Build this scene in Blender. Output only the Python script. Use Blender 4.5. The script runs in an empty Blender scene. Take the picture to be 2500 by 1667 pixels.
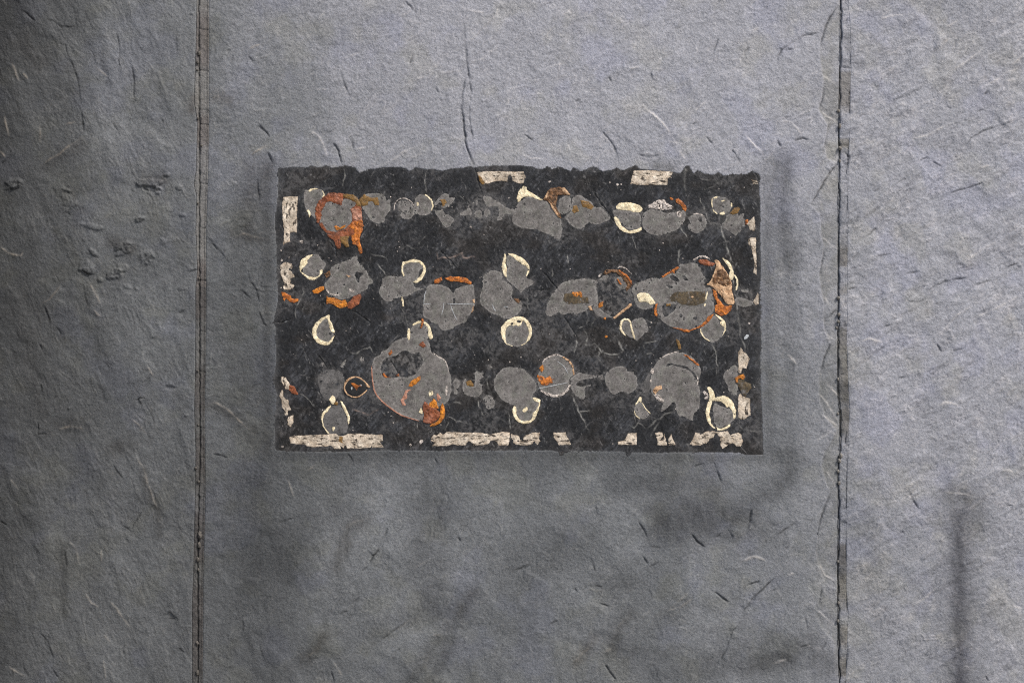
import bpy, math, random, re
import numpy as np
from mathutils import Vector
from mathutils.geometry import delaunay_2d_cdt

# ------------------------------------------------------------------ camera, sky, sun, exposure
scene = bpy.context.scene
COL = scene.collection
CZ = 1.45                                  # height of the picture's middle above the pavement
cam_data = bpy.data.cameras.new('camera')
cam = bpy.data.objects.new('camera', cam_data)
COL.objects.link(cam)
cam.location = (0.0, -3.5, CZ)
cam.rotation_euler = (math.radians(90), 0, 0)
cam_data.sensor_width = 36.0
cam_data.lens = 36.0 * 3.5 / 2.5
cam_data.clip_start = 0.05
cam_data.clip_end = 500
scene.camera = cam

SUN = Vector((0.58, -0.50, 0.86)).normalized()
world = bpy.data.worlds.new('World')
scene.world = world
world.use_nodes = True
wn = world.node_tree
wn.nodes.clear()
sky = wn.nodes.new('ShaderNodeTexSky')
sky.sky_type = 'NISHITA'
sky.sun_disc = False
sky.sun_elevation = math.asin(SUN.z)
sky.sun_rotation = math.atan2(SUN.x, SUN.y)
sky.air_density = 1.0
sky.dust_density = 3.0
sky.ozone_density = 1.0
bg = wn.nodes.new('ShaderNodeBackground')
bg.inputs['Strength'].default_value = 0.07
wo = wn.nodes.new('ShaderNodeOutputWorld')
wn.links.new(sky.outputs['Color'], bg.inputs['Color'])
wn.links.new(bg.outputs['Background'], wo.inputs['Surface'])

sun_data = bpy.data.lights.new('sun', 'SUN')
sun_data.energy = 1.5
sun_data.angle = math.radians(10)
sun_data.color = (1.0, 0.955, 0.89)
sun = bpy.data.objects.new('sun', sun_data)
COL.objects.link(sun)
sun.location = (3, -3, 5)
sun.rotation_euler = SUN.to_track_quat('Z', 'Y').to_euler()

scene.render.engine = 'CYCLES'
scene.cycles.use_denoising = False          # keeps the fine stone grain crisp
scene.cycles.pixel_filter_type = 'BLACKMAN_HARRIS'
scene.cycles.filter_width = 1.15
scene.view_settings.view_transform = 'Standard'
scene.view_settings.look = 'None'
scene.view_settings.gamma = 1.0
scene.view_settings.use_curve_mapping = False
scene.view_settings.exposure = 1.32

# ------------------------------------------------------------------ helpers
# wall coordinates: u = mm to the right, v = mm downwards, h = mm out of the wall
def W(u, v, h):
    return ((u - 1250.0) / 1000.0, -h / 1000.0, CZ + (833.5 - v) / 1000.0)

rng = np.random.RandomState(11)
TAB = rng.rand(512, 512).astype(np.float32)

def vnoise(x, y, seed=0):
    x = np.asarray(x, np.float32) + seed * 37.13
    y = np.asarray(y, np.float32) + seed * 71.77
    xf = np.floor(x); yf = np.floor(y)
    fx = x - xf; fy = y - yf
    xi = xf.astype(np.int32) & 511; yi = yf.astype(np.int32) & 511
    x1 = (xi + 1) & 511; y1 = (yi + 1) & 511
    fx = fx * fx * (3 - 2 * fx); fy = fy * fy * (3 - 2 * fy)
    a = TAB[yi, xi]; b = TAB[yi, x1]; c = TAB[y1, xi]; d = TAB[y1, x1]
    return (a + (b - a) * fx) * (1 - fy) + (c + (d - c) * fx) * fy

def fbm(x, y, seed=0, octaves=4, gain=0.5):
    s = 0; amp = 1; tot = 0; f = 1.0
    for o in range(octaves):
        ca, sa = math.cos(.65 + 1.1 * o), math.sin(.65 + 1.1 * o)
        s = s + amp * vnoise((x * ca - y * sa) * f, (x * sa + y * ca) * f, seed + o * 3)
        tot += amp; amp *= gain; f *= 2.03
    return s / tot                                    # 0..1

def sstep(a, b, x):
    t = np.clip((x - a) / (b - a), 0, 1)
    return t * t * (3 - 2 * t)

class Raster:
    """height and colour of one stretch of wall, in mm"""
    def __init__(s, u0, v0, u1, v1, res):
        s.u0, s.v0, s.res = u0, v0, res
        s.nu = int(round((u1 - u0) / res)) + 1
        s.nv = int(round((v1 - v0) / res)) + 1
        s.u1 = u0 + (s.nu - 1) * res; s.v1 = v0 + (s.nv - 1) * res
        us = u0 + np.arange(s.nu) * res; vs = v0 + np.arange(s.nv) * res
        s.U, s.V = np.meshgrid(us.astype(np.float32), vs.astype(np.float32))
        s.h = np.zeros_like(s.U)
        s.c = np.zeros(s.U.shape + (3,), np.float32)
    def window(s, pts, pad):
        p = np.array(pts, float)
        i0 = max(0, int((p[:, 0].min() - pad - s.u0) / s.res)); i1 = min(s.nu, int((p[:, 0].max() + pad - s.u0) / s.res) + 2)
        j0 = max(0, int((p[:, 1].min() - pad - s.v0) / s.res)); j1 = min(s.nv, int((p[:, 1].max() + pad - s.v0) / s.res) + 2)
        if i1 <= i0 or j1 <= j0: return None
        return (slice(j0, j1), slice(i0, i1))
    def sample(s, arr, u, v):
        def refl(x, a, b):
            x = np.where(x < a, 2 * a - x, x); return np.where(x > b, 2 * b - x, x)
        x = np.clip((refl(u, s.u0, s.u1) - s.u0) / s.res, 0, s.nu - 1.001)
        y = np.clip((refl(v, s.v0, s.v1) - s.v0) / s.res, 0, s.nv - 1.001)
        xi = x.astype(int); yi = y.astype(int); fx = x - xi; fy = y - yi
        if arr.ndim == 3: fx = fx[..., None]; fy = fy[..., None]
        return (arr[yi, xi] * (1 - fx) + arr[yi, xi + 1] * fx) * (1 - fy) + (arr[yi + 1, xi] * (1 - fx) + arr[yi + 1, xi + 1] * fx) * fy

def polydist(U, V, pts):
    """distance, signed side (+ = up and to the right) and run 0..1 along a polyline"""
    best = np.full(U.shape, 1e9, np.float32); side = np.zeros_like(best); run = np.zeros_like(best)
    seg = [math.hypot(pts[i + 1][0] - pts[i][0], pts[i + 1][1] - pts[i][1]) for i in range(len(pts) - 1)]
    L = sum(seg) or 1; acc = 0
    for i, l in enumerate(seg):
        ax, ay = pts[i]; bx, by = pts[i + 1]
        dx, dy = (bx - ax), (by - ay); q = dx * dx + dy * dy or 1
        t = np.clip(((U - ax) * dx + (V - ay) * dy) / q, 0, 1)
        ex = U - (ax + t * dx); ey = V - (ay + t * dy)
        d = np.hypot(ex, ey); m = d < best
        best[m] = d[m]
        nx, ny = dy, -dx
        if nx * 0.6 - ny * 0.8 < 0: nx, ny = -nx, -ny
        side[m] = np.sign(ex * nx + ey * ny)[m]
        run[m] = ((acc + t * l) / L)[m]; acc += l
    return best, side, run

def groove(R, pts, w=2.2, depth=2.5, ledge=1.0, dirt_and_shading=0.55, tint=None, reach=16.0, seed=0, keep=.45):
    win = R.window(pts, max(reach * 2.2, w * 4))
    if win is None: return
    U = R.U[win]; V = R.V[win]
    wu = U + 3.0 * (vnoise(U / 24, V / 24, 5 + seed) - .5) + 1.6 * (vnoise(U / 5, V / 5, 9) - .5); wv = V + 3.0 * (vnoise(U / 24, V / 24, 6 + seed) - .5) + 1.6 * (vnoise(U / 5, V / 5, 19) - .5)
    d, s, t = polydist(wu, wv, pts)
    w = w * (.55 + .8 * vnoise(U / 17, V / 17, 25 + seed)) * (.45 + .65 * np.sin(np.pi * np.clip(t, .02, .98)))
    tp = np.clip(np.sin(np.pi * np.clip(t, 0.02, .98)) * 2.6, 0, 1) * (keep + (1 - keep) * sstep(.25, .6, vnoise(U / 14, V / 14, 21 + seed)))
    g = np.exp(-(d / w) ** 2) * tp
    R.h[win] -= depth * g
    R.h[win] += ledge * 0.5 * np.tanh(s * d / 1.4) * np.exp(-(d / reach) ** 2) * tp
    c = R.c[win]
    if tint is None:
        c *= (1 - dirt_and_shading * np.exp(-(d / (w * .9)) ** 2) * tp)[..., None]  # crack dirt, plus the shade of ledges turned from the sun, put into colour
    else:
        a = (dirt_and_shading * np.exp(-(d / (w * 1.1)) ** 2) * tp)[..., None]
        c[:] = c * (1 - a) + np.array(tint, np.float32) * a

def stain(R, pts, w, s, tint=(1, 1, 1), soft=1.0, rough=.5, seed=0):
    """a smear of grime along a polyline: multiplies the colour"""
    win = R.window(pts, w * 2.6)
    if win is None: return
    U = R.U[win]; V = R.V[win]
    wu = U + rough * w * 1.2 * (fbm(U / (w * .9 + 8), V / (w * .9 + 8), 40 + seed, 3) - .5)
    wv = V + rough * w * 1.2 * (fbm(U / (w * .9 + 8), V / (w * .9 + 8), 47 + seed, 3) - .5)
    if len(pts) == 1: d = np.hypot(wu - pts[0][0], wv - pts[0][1])
    else: d, _, _ = polydist(wu, wv, pts)
    a = s * np.exp(-(d / w) ** (2 * soft)) * (1 - rough * .6 + rough * 1.2 * fbm(U / 40, V / 40, 60 + seed, 4)) * (.62 + .76 * fbm(U / 9, V / 22, 63, 4, .6))
    a = np.clip(a, 0, .95)[..., None]
    R.c[win] *= (1 - a) + a * 0.3 * np.array(tint, np.float32)

def sheet(u0, v0, s):
    return lambda pts: [(u0 + x / s, v0 + y / s) for x, y in pts]

def pw(tab):
    a = np.array(tab, float)
    return lambda x: np.interp(x, a[:, 0], a[:, 1])

def label(o, text, cat, group=None):
    o['label'] = text; o['category'] = cat
    if group: o['group'] = group

def mesh_from(name, verts, faces, mat, origin=(0, 0, 0), parent=None, colors=None, smooth=True, attr='tone'):
    """verts (n,3) world coordinates, faces (m,3|4)"""
    me = bpy.data.meshes.new(name)
    v = np.asarray(verts, np.float32) - np.asarray(origin, np.float32)
    f = np.asarray(faces, np.int32); k = f.shape[1]
    me.vertices.add(len(v)); me.vertices.foreach_set('co', v.ravel())
    me.loops.add(f.size); me.loops.foreach_set('vertex_index', f.ravel())
    me.polygons.add(len(f))
    me.polygons.foreach_set('loop_start', np.arange(0, f.size, k, dtype=np.int32))
    if smooth: me.polygons.foreach_set('use_smooth', np.ones(len(f), bool))
    me.update(calc_edges=True)
    me.validate()
    if colors is not None:
        a = me.color_attributes.new(attr, 'FLOAT_COLOR', 'POINT')
        rgba = np.ones((len(v), 4), np.float32); rgba[:, :3] = colors
        a.data.foreach_set('color', rgba.ravel())
    me.materials.append(mat)
    o = bpy.data.objects.new(name, me)
    COL.objects.link(o)
    if parent is None: o.location = origin
    else: o.parent = parent
    return o

def empty(name, loc):
    o = bpy.data.objects.new(name, None)
    o.empty_display_size = 0.02
    COL.objects.link(o); o.location = loc
    return o

# ------------------------------------------------------------------ materials
def node_mat(name):
    m = bpy.data.materials.new(name); m.use_nodes = True
    nt = m.node_tree; b = nt.nodes['Principled BSDF']
    geo = nt.nodes.new('ShaderNodeNewGeometry')
    return m, nt, b, geo.outputs['Position']

def noise(nt, pos, scale, detail=3.0, rough=.55, stretch=None):
    if stretch:
        mp = nt.nodes.new('ShaderNodeMapping'); mp.inputs['Scale'].default_value = stretch
        nt.links.new(pos, mp.inputs['Vector']); pos = mp.outputs['Vector']
    n = nt.nodes.new('ShaderNodeTexNoise'); n.inputs['Scale'].default_value = scale
    n.inputs['Detail'].default_value = detail; n.inputs['Roughness'].default_value = rough
    nt.links.new(pos, n.inputs['Vector'])
    return n.outputs['Fac']

def ramp(nt, fac, stops):
    r = nt.nodes.new('ShaderNodeValToRGB'); e = r.color_ramp.elements
    while len(e) < len(stops): e.new(0.5)
    for i, (p, c) in enumerate(stops):
        e[i].position = p; e[i].color = (c[0], c[1], c[2], 1) if not isinstance(c, (int, float)) else (c, c, c, 1)
    nt.links.new(fac, r.inputs['Fac'])
    return r.outputs['Color']

def mix(nt, a, b, fac, mode='MIX'):
    m = nt.nodes.new('ShaderNodeMix'); m.data_type = 'RGBA'; m.blend_type = mode
    for s, v in ((6, a), (7, b)):
        if isinstance(v, (tuple, list)): m.inputs[s].default_value = (v[0], v[1], v[2], 1)
        else: nt.links.new(v, m.inputs[s])
    if isinstance(fac, (int, float)): m.inputs[0].default_value = fac
    else: nt.links.new(fac, m.inputs[0])
    return m.outputs[2]

def math_n(nt, op, a, b):
    m = nt.nodes.new('ShaderNodeMath'); m.operation = op
    for i, v in enumerate((a, b)):
        if isinstance(v, (int, float)): m.inputs[i].default_value = v
        else: nt.links.new(v, m.inputs[i])
    return m.outputs[0]

def bump(nt, b, height, dist, strength=1.0):
    n = nt.nodes.new('ShaderNodeBump'); n.inputs['Distance'].default_value = dist; n.inputs['Strength'].default_value = strength
    nt.links.new(height, n.inputs['Height']); nt.links.new(n.outputs['Normal'], b.inputs['Normal'])

def stone_mat(name, rough, grain, fine, dist, spec, speck=.0):
    m, nt, b, pos = node_mat(name)
    at = nt.nodes.new('ShaderNodeAttribute'); at.attribute_name = 'tone'
    n1 = noise(nt, pos, grain, 4, .62); n2 = noise(nt, pos, fine, 3, .7)
    k = ramp(nt, n1, [(.25, .72), (.5, 1.0), (.78, 1.25)])
    k2 = ramp(nt, n2, [(.3, .82), (.7, 1.18)])
    c = mix(nt, at.outputs['Color'], k, 1.0, 'MULTIPLY'); c = mix(nt, c, k2, 1.0, 'MULTIPLY')
    if speck:
        n3 = noise(nt, pos, 420, 2, .6)
        c = mix(nt, c, (.16, .155, .15), math_n(nt, 'MULTIPLY', ramp(nt, n3, [(.66, 0.0), (.76, 1.0)]), speck))
    nt.links.new(c, b.inputs['Base Color'])
    b.inputs['Roughness'].default_value = rough; b.inputs['Specular IOR Level'].default_value = spec
    hh = math_n(nt, 'ADD', n1, math_n(nt, 'MULTIPLY', n2, .45))
    bump(nt, b, hh, dist)
    return m

def rim_fac(nt):
    at = nt.nodes.new('ShaderNodeAttribute'); at.attribute_name = 'rim'
    return at.outputs['Fac']

def blot_mat(name, a, b_, scale=60, rough=.7, dist=.0012, spec=.3, fleck=None, fleck_pos=(.60, .66), fleck_scale=120, stretch=None, third=None, third_pos=(.55, .7), detail=4, rim=None, rim_amt=.6, cloud=None, specks=0):
    m, nt, b, pos = node_mat(name)
    n1 = noise(nt, pos, scale, detail, .6)
    c = ramp(nt, n1, [(.32, a), (.68, b_)])
    if third:
        n4 = noise(nt, pos, scale * .45, 3, .6)
        c = mix(nt, c, third, ramp(nt, n4, [(third_pos[0], 0.0), (third_pos[1], 1.0)]))
    n2 = noise(nt, pos, 330, 3, .65)
    c = mix(nt, c, ramp(nt, n2, [(.28, .62), (.72, 1.36)]), 1.0, 'MULTIPLY')
    if cloud: c = mix(nt, c, ramp(nt, noise(nt, pos, cloud, 6, .75), [(.34, .55), (.5, 1.0), (.68, 1.42)]), 1.0, 'MULTIPLY')
    if specks:
        c = mix(nt, c, (.42, .40, .38), ramp(nt, noise(nt, pos, 210, 2, .55), [(.68, 0.0), (.74, specks)]))
    if rim:
        ff = math_n(nt, 'MULTIPLY', rim_fac(nt), ramp(nt, noise(nt, pos, 140, 3, .6), [(.42, 0.0), (.58, rim_amt)]))
        c = mix(nt, c, rim, ff)
    hh = math_n(nt, 'ADD', n1, math_n(nt, 'MULTIPLY', n2, .6))
    if fleck:
        n3 = noise(nt, pos, fleck_scale, 4, .65, stretch)
        f = ramp(nt, n3, [(fleck_pos[0], 0.0), (fleck_pos[1], 1.0)])
        c = mix(nt, c, fleck, f)
        hh = math_n(nt, 'SUBTRACT', hh, math_n(nt, 'MULTIPLY', f, .8))
    nt.links.new(c, b.inputs['Base Color'])
    b.inputs['Roughness'].default_value = rough; b.inputs['Specular IOR Level'].default_value = spec
    bump(nt, b, hh, dist)
    return m

M = {}
M['slate'] = stone_mat('weathered_slate', .62, 165, 360, .0020, .25)
M['joint'] = stone_mat('joint_mortar', .85, 110, 320, .003, .15)
M['bare'] = stone_mat('bare_black_slate', .6, 150, 360, .0016, .2, speck=.25)
M['film'] = blot_mat('grey_glue_film', (.105, .097, .091), (.18, .168, .158), 100, .8, .0008, .2, fleck=(.035, .034, .034), fleck_pos=(.63, .69), fleck_scale=85, third=(.15, .145, .13), third_pos=(.5, .62), rim=(.30, .285, .265), rim_amt=.75, cloud=30, specks=.6)
M['film_dark'] = blot_mat('dark_grey_glue_film', (.09, .087, .085), (.14, .133, .128), 75, .8, .0006, .2, fleck=(.035, .034, .034), fleck_pos=(.62, .68), fleck_scale=130, rim=(.05, .05, .05), cloud=34)
M['cream'] = blot_mat('cream_glue', (.70, .57, .35), (.88, .78, .55), 110, .6, .0014, .3, fleck=(.36, .28, .16), fleck_pos=(.60, .72), fleck_scale=170, rim=(.42, .34, .2), rim_amt=.4, cloud=60)
M['tan'] = blot_mat('tan_glue_skin', (.40, .23, .12), (.64, .43, .26), 90, .6, .0016, .3, fleck=(.15, .075, .035), fleck_pos=(.54, .66), fleck_scale=120)
M['orange'] = blot_mat('orange_glue', (.33, .088, .012), (.56, .175, .02), 90, .45, .0018, .4, fleck=(.13, .04, .015), fleck_pos=(.54, .68), fleck_scale=140, rim=(.10, .04, .02), rim_amt=.8, cloud=45)
M['bright'] = blot_mat('bright_orange_glue', (.42, .12, .01), (.64, .235, .02), 110, .4, .0016, .4, fleck=(.24, .08, .012), fleck_pos=(.55, .70), fleck_scale=150, rim=(.12, .06, .02), rim_amt=.7, cloud=45)
M['rust'] = blot_mat('rust_red_glue', (.16, .044, .016), (.30, .09, .03), 80, .45, .002, .4, fleck=(.06, .02, .012), fleck_pos=(.60, .72), fleck_scale=120, third=(.33, .13, .075), third_pos=(.55, .7), rim=(.06, .025, .015), rim_amt=.8, cloud=45)
M['brown'] = blot_mat('dark_brown_glue', (.07, .038, .018), (.21, .10, .04), 130, .5, .002, .35, fleck=(.025, .017, .011), fleck_pos=(.55, .66), fleck_scale=170, third=(.36, .25, .15), third_pos=(.62, .72))
M['amber'] = blot_mat('amber_glue_skin', (.12, .064, .015), (.24, .13, .032), 100, .35, .0012, .5, fleck=(.07, .042, .014), fleck_pos=(.58, .7), fleck_scale=130)
M['stainfilm'] = blot_mat('rusty_soiled_film', (.05, .042, .032), (.11, .082, .048), 120, .7, .0008, .2, fleck=(.25, .15, .04), fleck_pos=(.60, .70), fleck_scale=200, third=(.135, .126, .118), third_pos=(.55, .64), cloud=40)
M['pink'] = blot_mat('pale_pink_glue', (.28, .11, .065), (.50, .27, .19), 110, .6, .0016, .3, fleck=(.2, .12, .09), fleck_pos=(.62, .72), fleck_scale=160)
M['crust'] = blot_mat('whitish_crust', (.36, .32, .29), (.68, .60, .53), 150, .75, .002, .2, fleck=(.08, .07, .065), fleck_pos=(.52, .62), fleck_scale=190)
M['tape_flat'] = blot_mat('torn_tape_sideways_fibres', (.39, .315, .235), (.64, .56, .455), 55, .8, .0018, .2, fleck=(.05, .04, .033), fleck_pos=(.55, .62), fleck_scale=48, stretch=(1, 1, 3.2), rim=(.2, .13, .08), rim_amt=.5, cloud=30)
M['tape_up'] = blot_mat('torn_tape_upright_fibres', (.39, .315, .235), (.64, .56, .455), 55, .8, .0018, .2, fleck=(.05, .04, .033), fleck_pos=(.55, .62), fleck_scale=48, stretch=(2.6, 1, 1), rim=(.2, .13, .08), rim_amt=.5, cloud=30)
M['resin'] = blot_mat('glossy_black_resin', (.012, .012, .013), (.022, .021, .022), 60, .18, .0004, .5)
M['chip'] = blot_mat('pale_blue_grey_chip', (.36, .38, .39), (.5, .52, .53), 80, .7, .0008, .2)

# ------------------------------------------------------------------ the slate wall: height and colour
left_l = pw([(-100, 482), (0, 480), (100, 478), (250, 474), (300, 482), (420, 478), (450, 473), (480, 480), (560, 478), (660, 482), (700, 478), (900, 477), (1000, 475), (1100, 478), (1200, 477), (1400, 472), (1480, 469), (1667, 470), (2300, 470)])
left_r = pw([(-100, 511), (0, 510), (300, 510), (430, 508), (560, 503), (750, 504), (900, 502), (1000, 500), (1200, 502), (1400, 497), (1667, 495), (2300, 495)])
left_c = pw([(-100, 485), (0, 485), (150, 486), (300, 487), (560, 487), (900, 488), (1100, 489), (1200, 486), (1400, 483), (1667, 484), (2300, 484)])
right_c = pw([(-100, 2052), (0, 2052), (200, 2049), (300, 2048), (450, 2047), (700, 2046), (850, 2045), (970, 2046), (1010, 2051), (1100, 2050), (1150, 2046), (1250, 2046.5), (1430, 2045), (1550, 2046), (1667, 2049), (2300, 2049)])
right_r = pw([(-100, 2074), (0, 2070), (80, 2075), (160, 2077), (300, 2074), (430, 2069), (560, 2069), (700, 2067), (860, 2066), (1000, 2073), (1100, 2069), (1250, 2066), (1430, 2066), (1500, 2070), (1667, 2064), (2300, 2064)])
chip_l = pw([(-100, 2046), (14, 2046), (39, 2028), (64, 2016), (93, 2007), (125, 2002), (160, 2004), (200, 2012), (243, 2007), (268, 1998), (304, 2021), (357, 2014), (385, 2018), (398, 2044), (415, 2030), (450, 2008), (502, 1980), (520, 2002), (571, 2005), (607, 2012), (675, 2000), (718, 2007), (750, 2014), (800, 2011), (836, 2029), (868, 2014), (911, 2002), (964, 2000), (1014, 2014), (1050, 2042), (1075, 2032), (1104, 2014), (1136, 2007), (1168, 2014), (1200, 2029), (1243, 2011), (1318, 1995), (1350, 1993), (1386, 2000), (1421, 2014), (1436, 2042), (1464, 2002), (1486, 1986), (1530, 2005), (1564, 2036), (1600, 2038), (2300, 2038)])

top_e = pw([(600, 411), (679, 411), (731, 409), (744, 411), (761, 406), (779, 411), (794, 405), (811, 411), (838, 407), (868, 410), (876, 423), (889, 419), (903, 414), (960, 408), (989, 411), (1000, 419), (1015, 409), (1038, 415), (1060, 413), (1079, 419), (1092, 415), (1119, 411), (1159, 409), (1186, 407), (1260, 405), (1289, 407), (1323, 415), (1337, 408), (1350, 415), (1367, 408), (1394, 419), (1398, 409), (1419, 419), (1438, 413), (1451, 407), (1470, 419), (1493, 417), (1507, 409), (1516, 418), (1532, 413), (1553, 404), (1560, 413), (1642, 421), (1661, 424), (1675, 406), (1681, 407), (1694, 426), (1703, 415), (1719, 425), (1746, 428), (1753, 420), (1767, 430), (1799, 426), (1824, 426), (1839, 417), (1847, 424), (1900, 426)])
right_e = pw([(300, 1855), (428, 1855), (470, 1853), (497, 1855), (574, 1855), (620, 1856), (673, 1857), (713, 1853), (732, 1856), (801, 1855), (836, 1858), (887, 1855), (964, 1858), (1021, 1861), (1079, 1862), (1113, 1864), (1200, 1864)])
bot_e = pw([(600, 1098), (674, 1098), (727, 1102), (819, 1103), (935, 1098), (1053, 1100), (1200, 1097), (1217, 1098), (1318, 1098), (1362, 1100), (1367, 1112), (1374, 1112), (1378, 1100), (1444, 1100), (1527, 1101), (1531, 1113), (1537, 1112), (1541, 1102), (1591, 1105), (1620, 1104), (1682, 1103), (1770, 1104), (1809, 1105), (1814, 1109), (1864, 1110), (1900, 1110)])
left_e = pw([(300, 679), (411, 679), (447, 681), (543, 671), (600, 675), (658, 677), (734, 679), (788, 668), (800, 674), (830, 675), (887, 675), (926, 668), (964, 677), (1021, 672), (1094, 671), (1200, 671)])

def patch_depth(U, V):
    n1 = 4.0 * (fbm(U / 5, V / 5, 80, 3, .6) - .5)
    uu = U + n1; vv = V + 4.5 * (fbm(U / 5, V / 6, 90, 3, .6) - .5)
    return np.minimum(np.minimum(vv - top_e(uu), bot_e(uu) - vv), np.minimum(uu - left_e(vv), right_e(vv) - uu)).astype(np.float32)

R = Raster(-100, -100, 2600, 1768, 1.9)
U, V = R.U, R.V
wl = 1 - sstep(480, 500, U); wr = sstep(2045, 2060, U); wm = 1 - wl - wr
low = sstep(950, 1350, V + 160 * (fbm(U / 200, V / 200, 3, 3) - .5))

def grainy(ang, lc, ll, seed, oc=4):
    a = math.radians(ang); l = U * math.cos(a) + V * math.sin(a); c = -U * math.sin(a) + V * math.cos(a)
    c = c + 26 * (fbm(U / 90, V / 90, seed + 50, 3) - .5)
    return fbm(l / ll, c / lc, seed, oc, .55)

def terrace(n, k, sharp=.82):
    t = n * k; f = np.floor(t); r = t - f
    return (f + sstep(sharp, 1.0, r) + r * .25) / k

h = 7.0 * (fbm(U / 420, V / 420, 1, 3) - .5)
gl = grainy(70, 46, 210, 200); gr = grainy(-34, 20, 130, 210); gm = grainy(-28, 40, 120, 220); gm2 = grainy(-58, 60, 150, 230)
brk = lambda s, a=.4, b=.62: sstep(a, b, fbm(U / 70, V / 70, s, 3))
h = h + wl * (5.5 * terrace(gl, 7) * (.35 + .65 * brk(31)))
h = h + wr * (6.0 * terrace(gr, 13, .90) * (.30 + .70 * brk(32)))
h = h + wm * ((1 - low) * (3.0 * terrace(gm, 7) * (.2 + .8 * brk(33))) + low * 5.0 * terrace(gm2, 7) * (.3 + .7 * brk(34)))
h = h + .7 * (fbm(U / 34, V / 30, 8, 3) - .5)
gs = (1.15 * wm * (1 - .45 * low) + .95 * wl + 1.0 * wr)
rip = fbm((U * .83 - V * .56) / 70 , (U * .56 + V * .83 + 10 * (fbm(U / 60, V / 60, 66, 2) - .5)) / 6.5, 260, 3, .5)
h = h + (.25 + .75 * wr) * 1.5 * (rip - .5) * brk(35, .35, .6)
wx = U + 7 * vnoise(U / 13, V / 13, 15); wy = V + 7 * vnoise(U / 13, V / 13, 16)
h = h + gs * (.80 * (fbm(wx / 10.5, wy / 9.0, 10, 1) - .5) + .45 * (fbm(U / 19, V / 17, 12, 2) - .5))
PD = patch_depth(U, V)
nearw = sstep(-46, -8, PD)
h = h * (1 - nearw) + nearw * (7.0 * (fbm(U / 420, V / 420, 1, 3) - .5) + .5 + .6 * (h - 7.0 * (fbm(U / 420, V / 420, 1, 3) - .5) - 1.5) * .4)
R.h[:] = h

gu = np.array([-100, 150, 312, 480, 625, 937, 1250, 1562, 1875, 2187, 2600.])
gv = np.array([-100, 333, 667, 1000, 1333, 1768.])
GA = np.array([[.020, .066, .140, .145, .200, .280, .302, .305, .288, .275, .280],  # slate tones: grime, with the light falloff towards the left painted in
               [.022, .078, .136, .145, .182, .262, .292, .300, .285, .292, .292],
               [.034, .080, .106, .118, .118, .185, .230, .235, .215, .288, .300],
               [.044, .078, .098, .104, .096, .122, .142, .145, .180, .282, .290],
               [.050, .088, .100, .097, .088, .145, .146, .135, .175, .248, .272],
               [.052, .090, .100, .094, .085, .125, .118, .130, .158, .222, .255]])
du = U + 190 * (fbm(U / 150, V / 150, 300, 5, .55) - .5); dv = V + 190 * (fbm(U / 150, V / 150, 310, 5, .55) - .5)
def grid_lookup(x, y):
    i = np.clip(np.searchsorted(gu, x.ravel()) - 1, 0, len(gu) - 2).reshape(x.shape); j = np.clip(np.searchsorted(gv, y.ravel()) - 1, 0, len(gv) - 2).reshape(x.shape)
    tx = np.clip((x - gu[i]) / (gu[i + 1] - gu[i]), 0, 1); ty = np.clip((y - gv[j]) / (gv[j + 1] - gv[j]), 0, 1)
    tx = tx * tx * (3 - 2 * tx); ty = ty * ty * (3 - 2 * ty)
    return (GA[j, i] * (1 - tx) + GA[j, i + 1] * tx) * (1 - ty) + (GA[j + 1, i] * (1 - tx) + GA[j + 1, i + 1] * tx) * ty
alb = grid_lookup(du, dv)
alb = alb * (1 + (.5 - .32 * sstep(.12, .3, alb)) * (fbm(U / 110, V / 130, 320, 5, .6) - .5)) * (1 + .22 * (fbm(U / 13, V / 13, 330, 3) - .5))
lt = sstep(.10, .30, alb)[..., None]
hue = (1 - lt) * np.array([.955, 1.0, 1.035]) + lt * np.array([.975, .985, 1.07])
wrm = sstep(.52, .72, fbm(U / 75, V / 75, 340, 4))[..., None] * .4
hue = hue * (1 - wrm + wrm * np.array([1.04, 1.015, .88]))
blu = sstep(.54, .72, fbm(U / 95, V / 95, 350, 4))[..., None] * .6
hue = hue * (1 - blu + blu * np.array([.97, .98, 1.08]))
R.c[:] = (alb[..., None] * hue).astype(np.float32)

def wrinkle(field, kk, ph, w, hh, al, tint, m, seed):
    """thin wavy cleft lines that follow the grain of the stone"""
    t = field * kk + ph; f = t - np.floor(t) - .5
    gy, gx = np.gradient(t, R.res); g = np.hypot(gx, gy)
    d = np.abs(f) / np.maximum(g, .004)
    wv = w * (.5 + vnoise(U / 22, V / 22, seed))
    ln = np.exp(-(d / wv) ** 2) * m * sstep(.50, .66, fbm(U / 36, V / 36, seed + 3, 3)) * sstep(.002, .008, g) * (.4 + .6 * sstep(.3, .6, vnoise(U / 7, V / 7, seed + 5)))
    R.h += hh * ln
    a = (al * ln)[..., None]
    R.c[:] = R.c * (1 - a) + (R.c * np.array(tint, np.float32)) * a
gl2 = grainy(68, 46, 170, 240, 3); gr2 = grainy(-33, 30, 130, 250, 3); gm3 = grainy(-35, 55, 140, 270, 3); gm4 = grainy(-55, 60, 150, 280, 3)
for fld, m, kk in ((gl2, wl, 9), (gr2, wr, 10), (gm3, wm * (1 - low), 8), (gm4, wm * low, 8)):
    q = 1.1 if fld is gr2 else .85
    wrinkle(fld, kk, .10, 1.5, .9 * q, .55 * q, (1.55, 1.48, 1.38), m, 540)
    wrinkle(fld, kk, .45, 1.3, -1.1 * q, .42 * q, (.40, .40, .42), m, 560)
    wrinkle(fld, kk * 1.7, .75, 1.2, -.8 * q, .26 * q, (.50, .50, .52), m, 580)
    wrinkle(fld, kk * 1.7, .30, 1.2, .7 * q, .42 * q, (1.4, 1.36, 1.3), m, 590)
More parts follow.
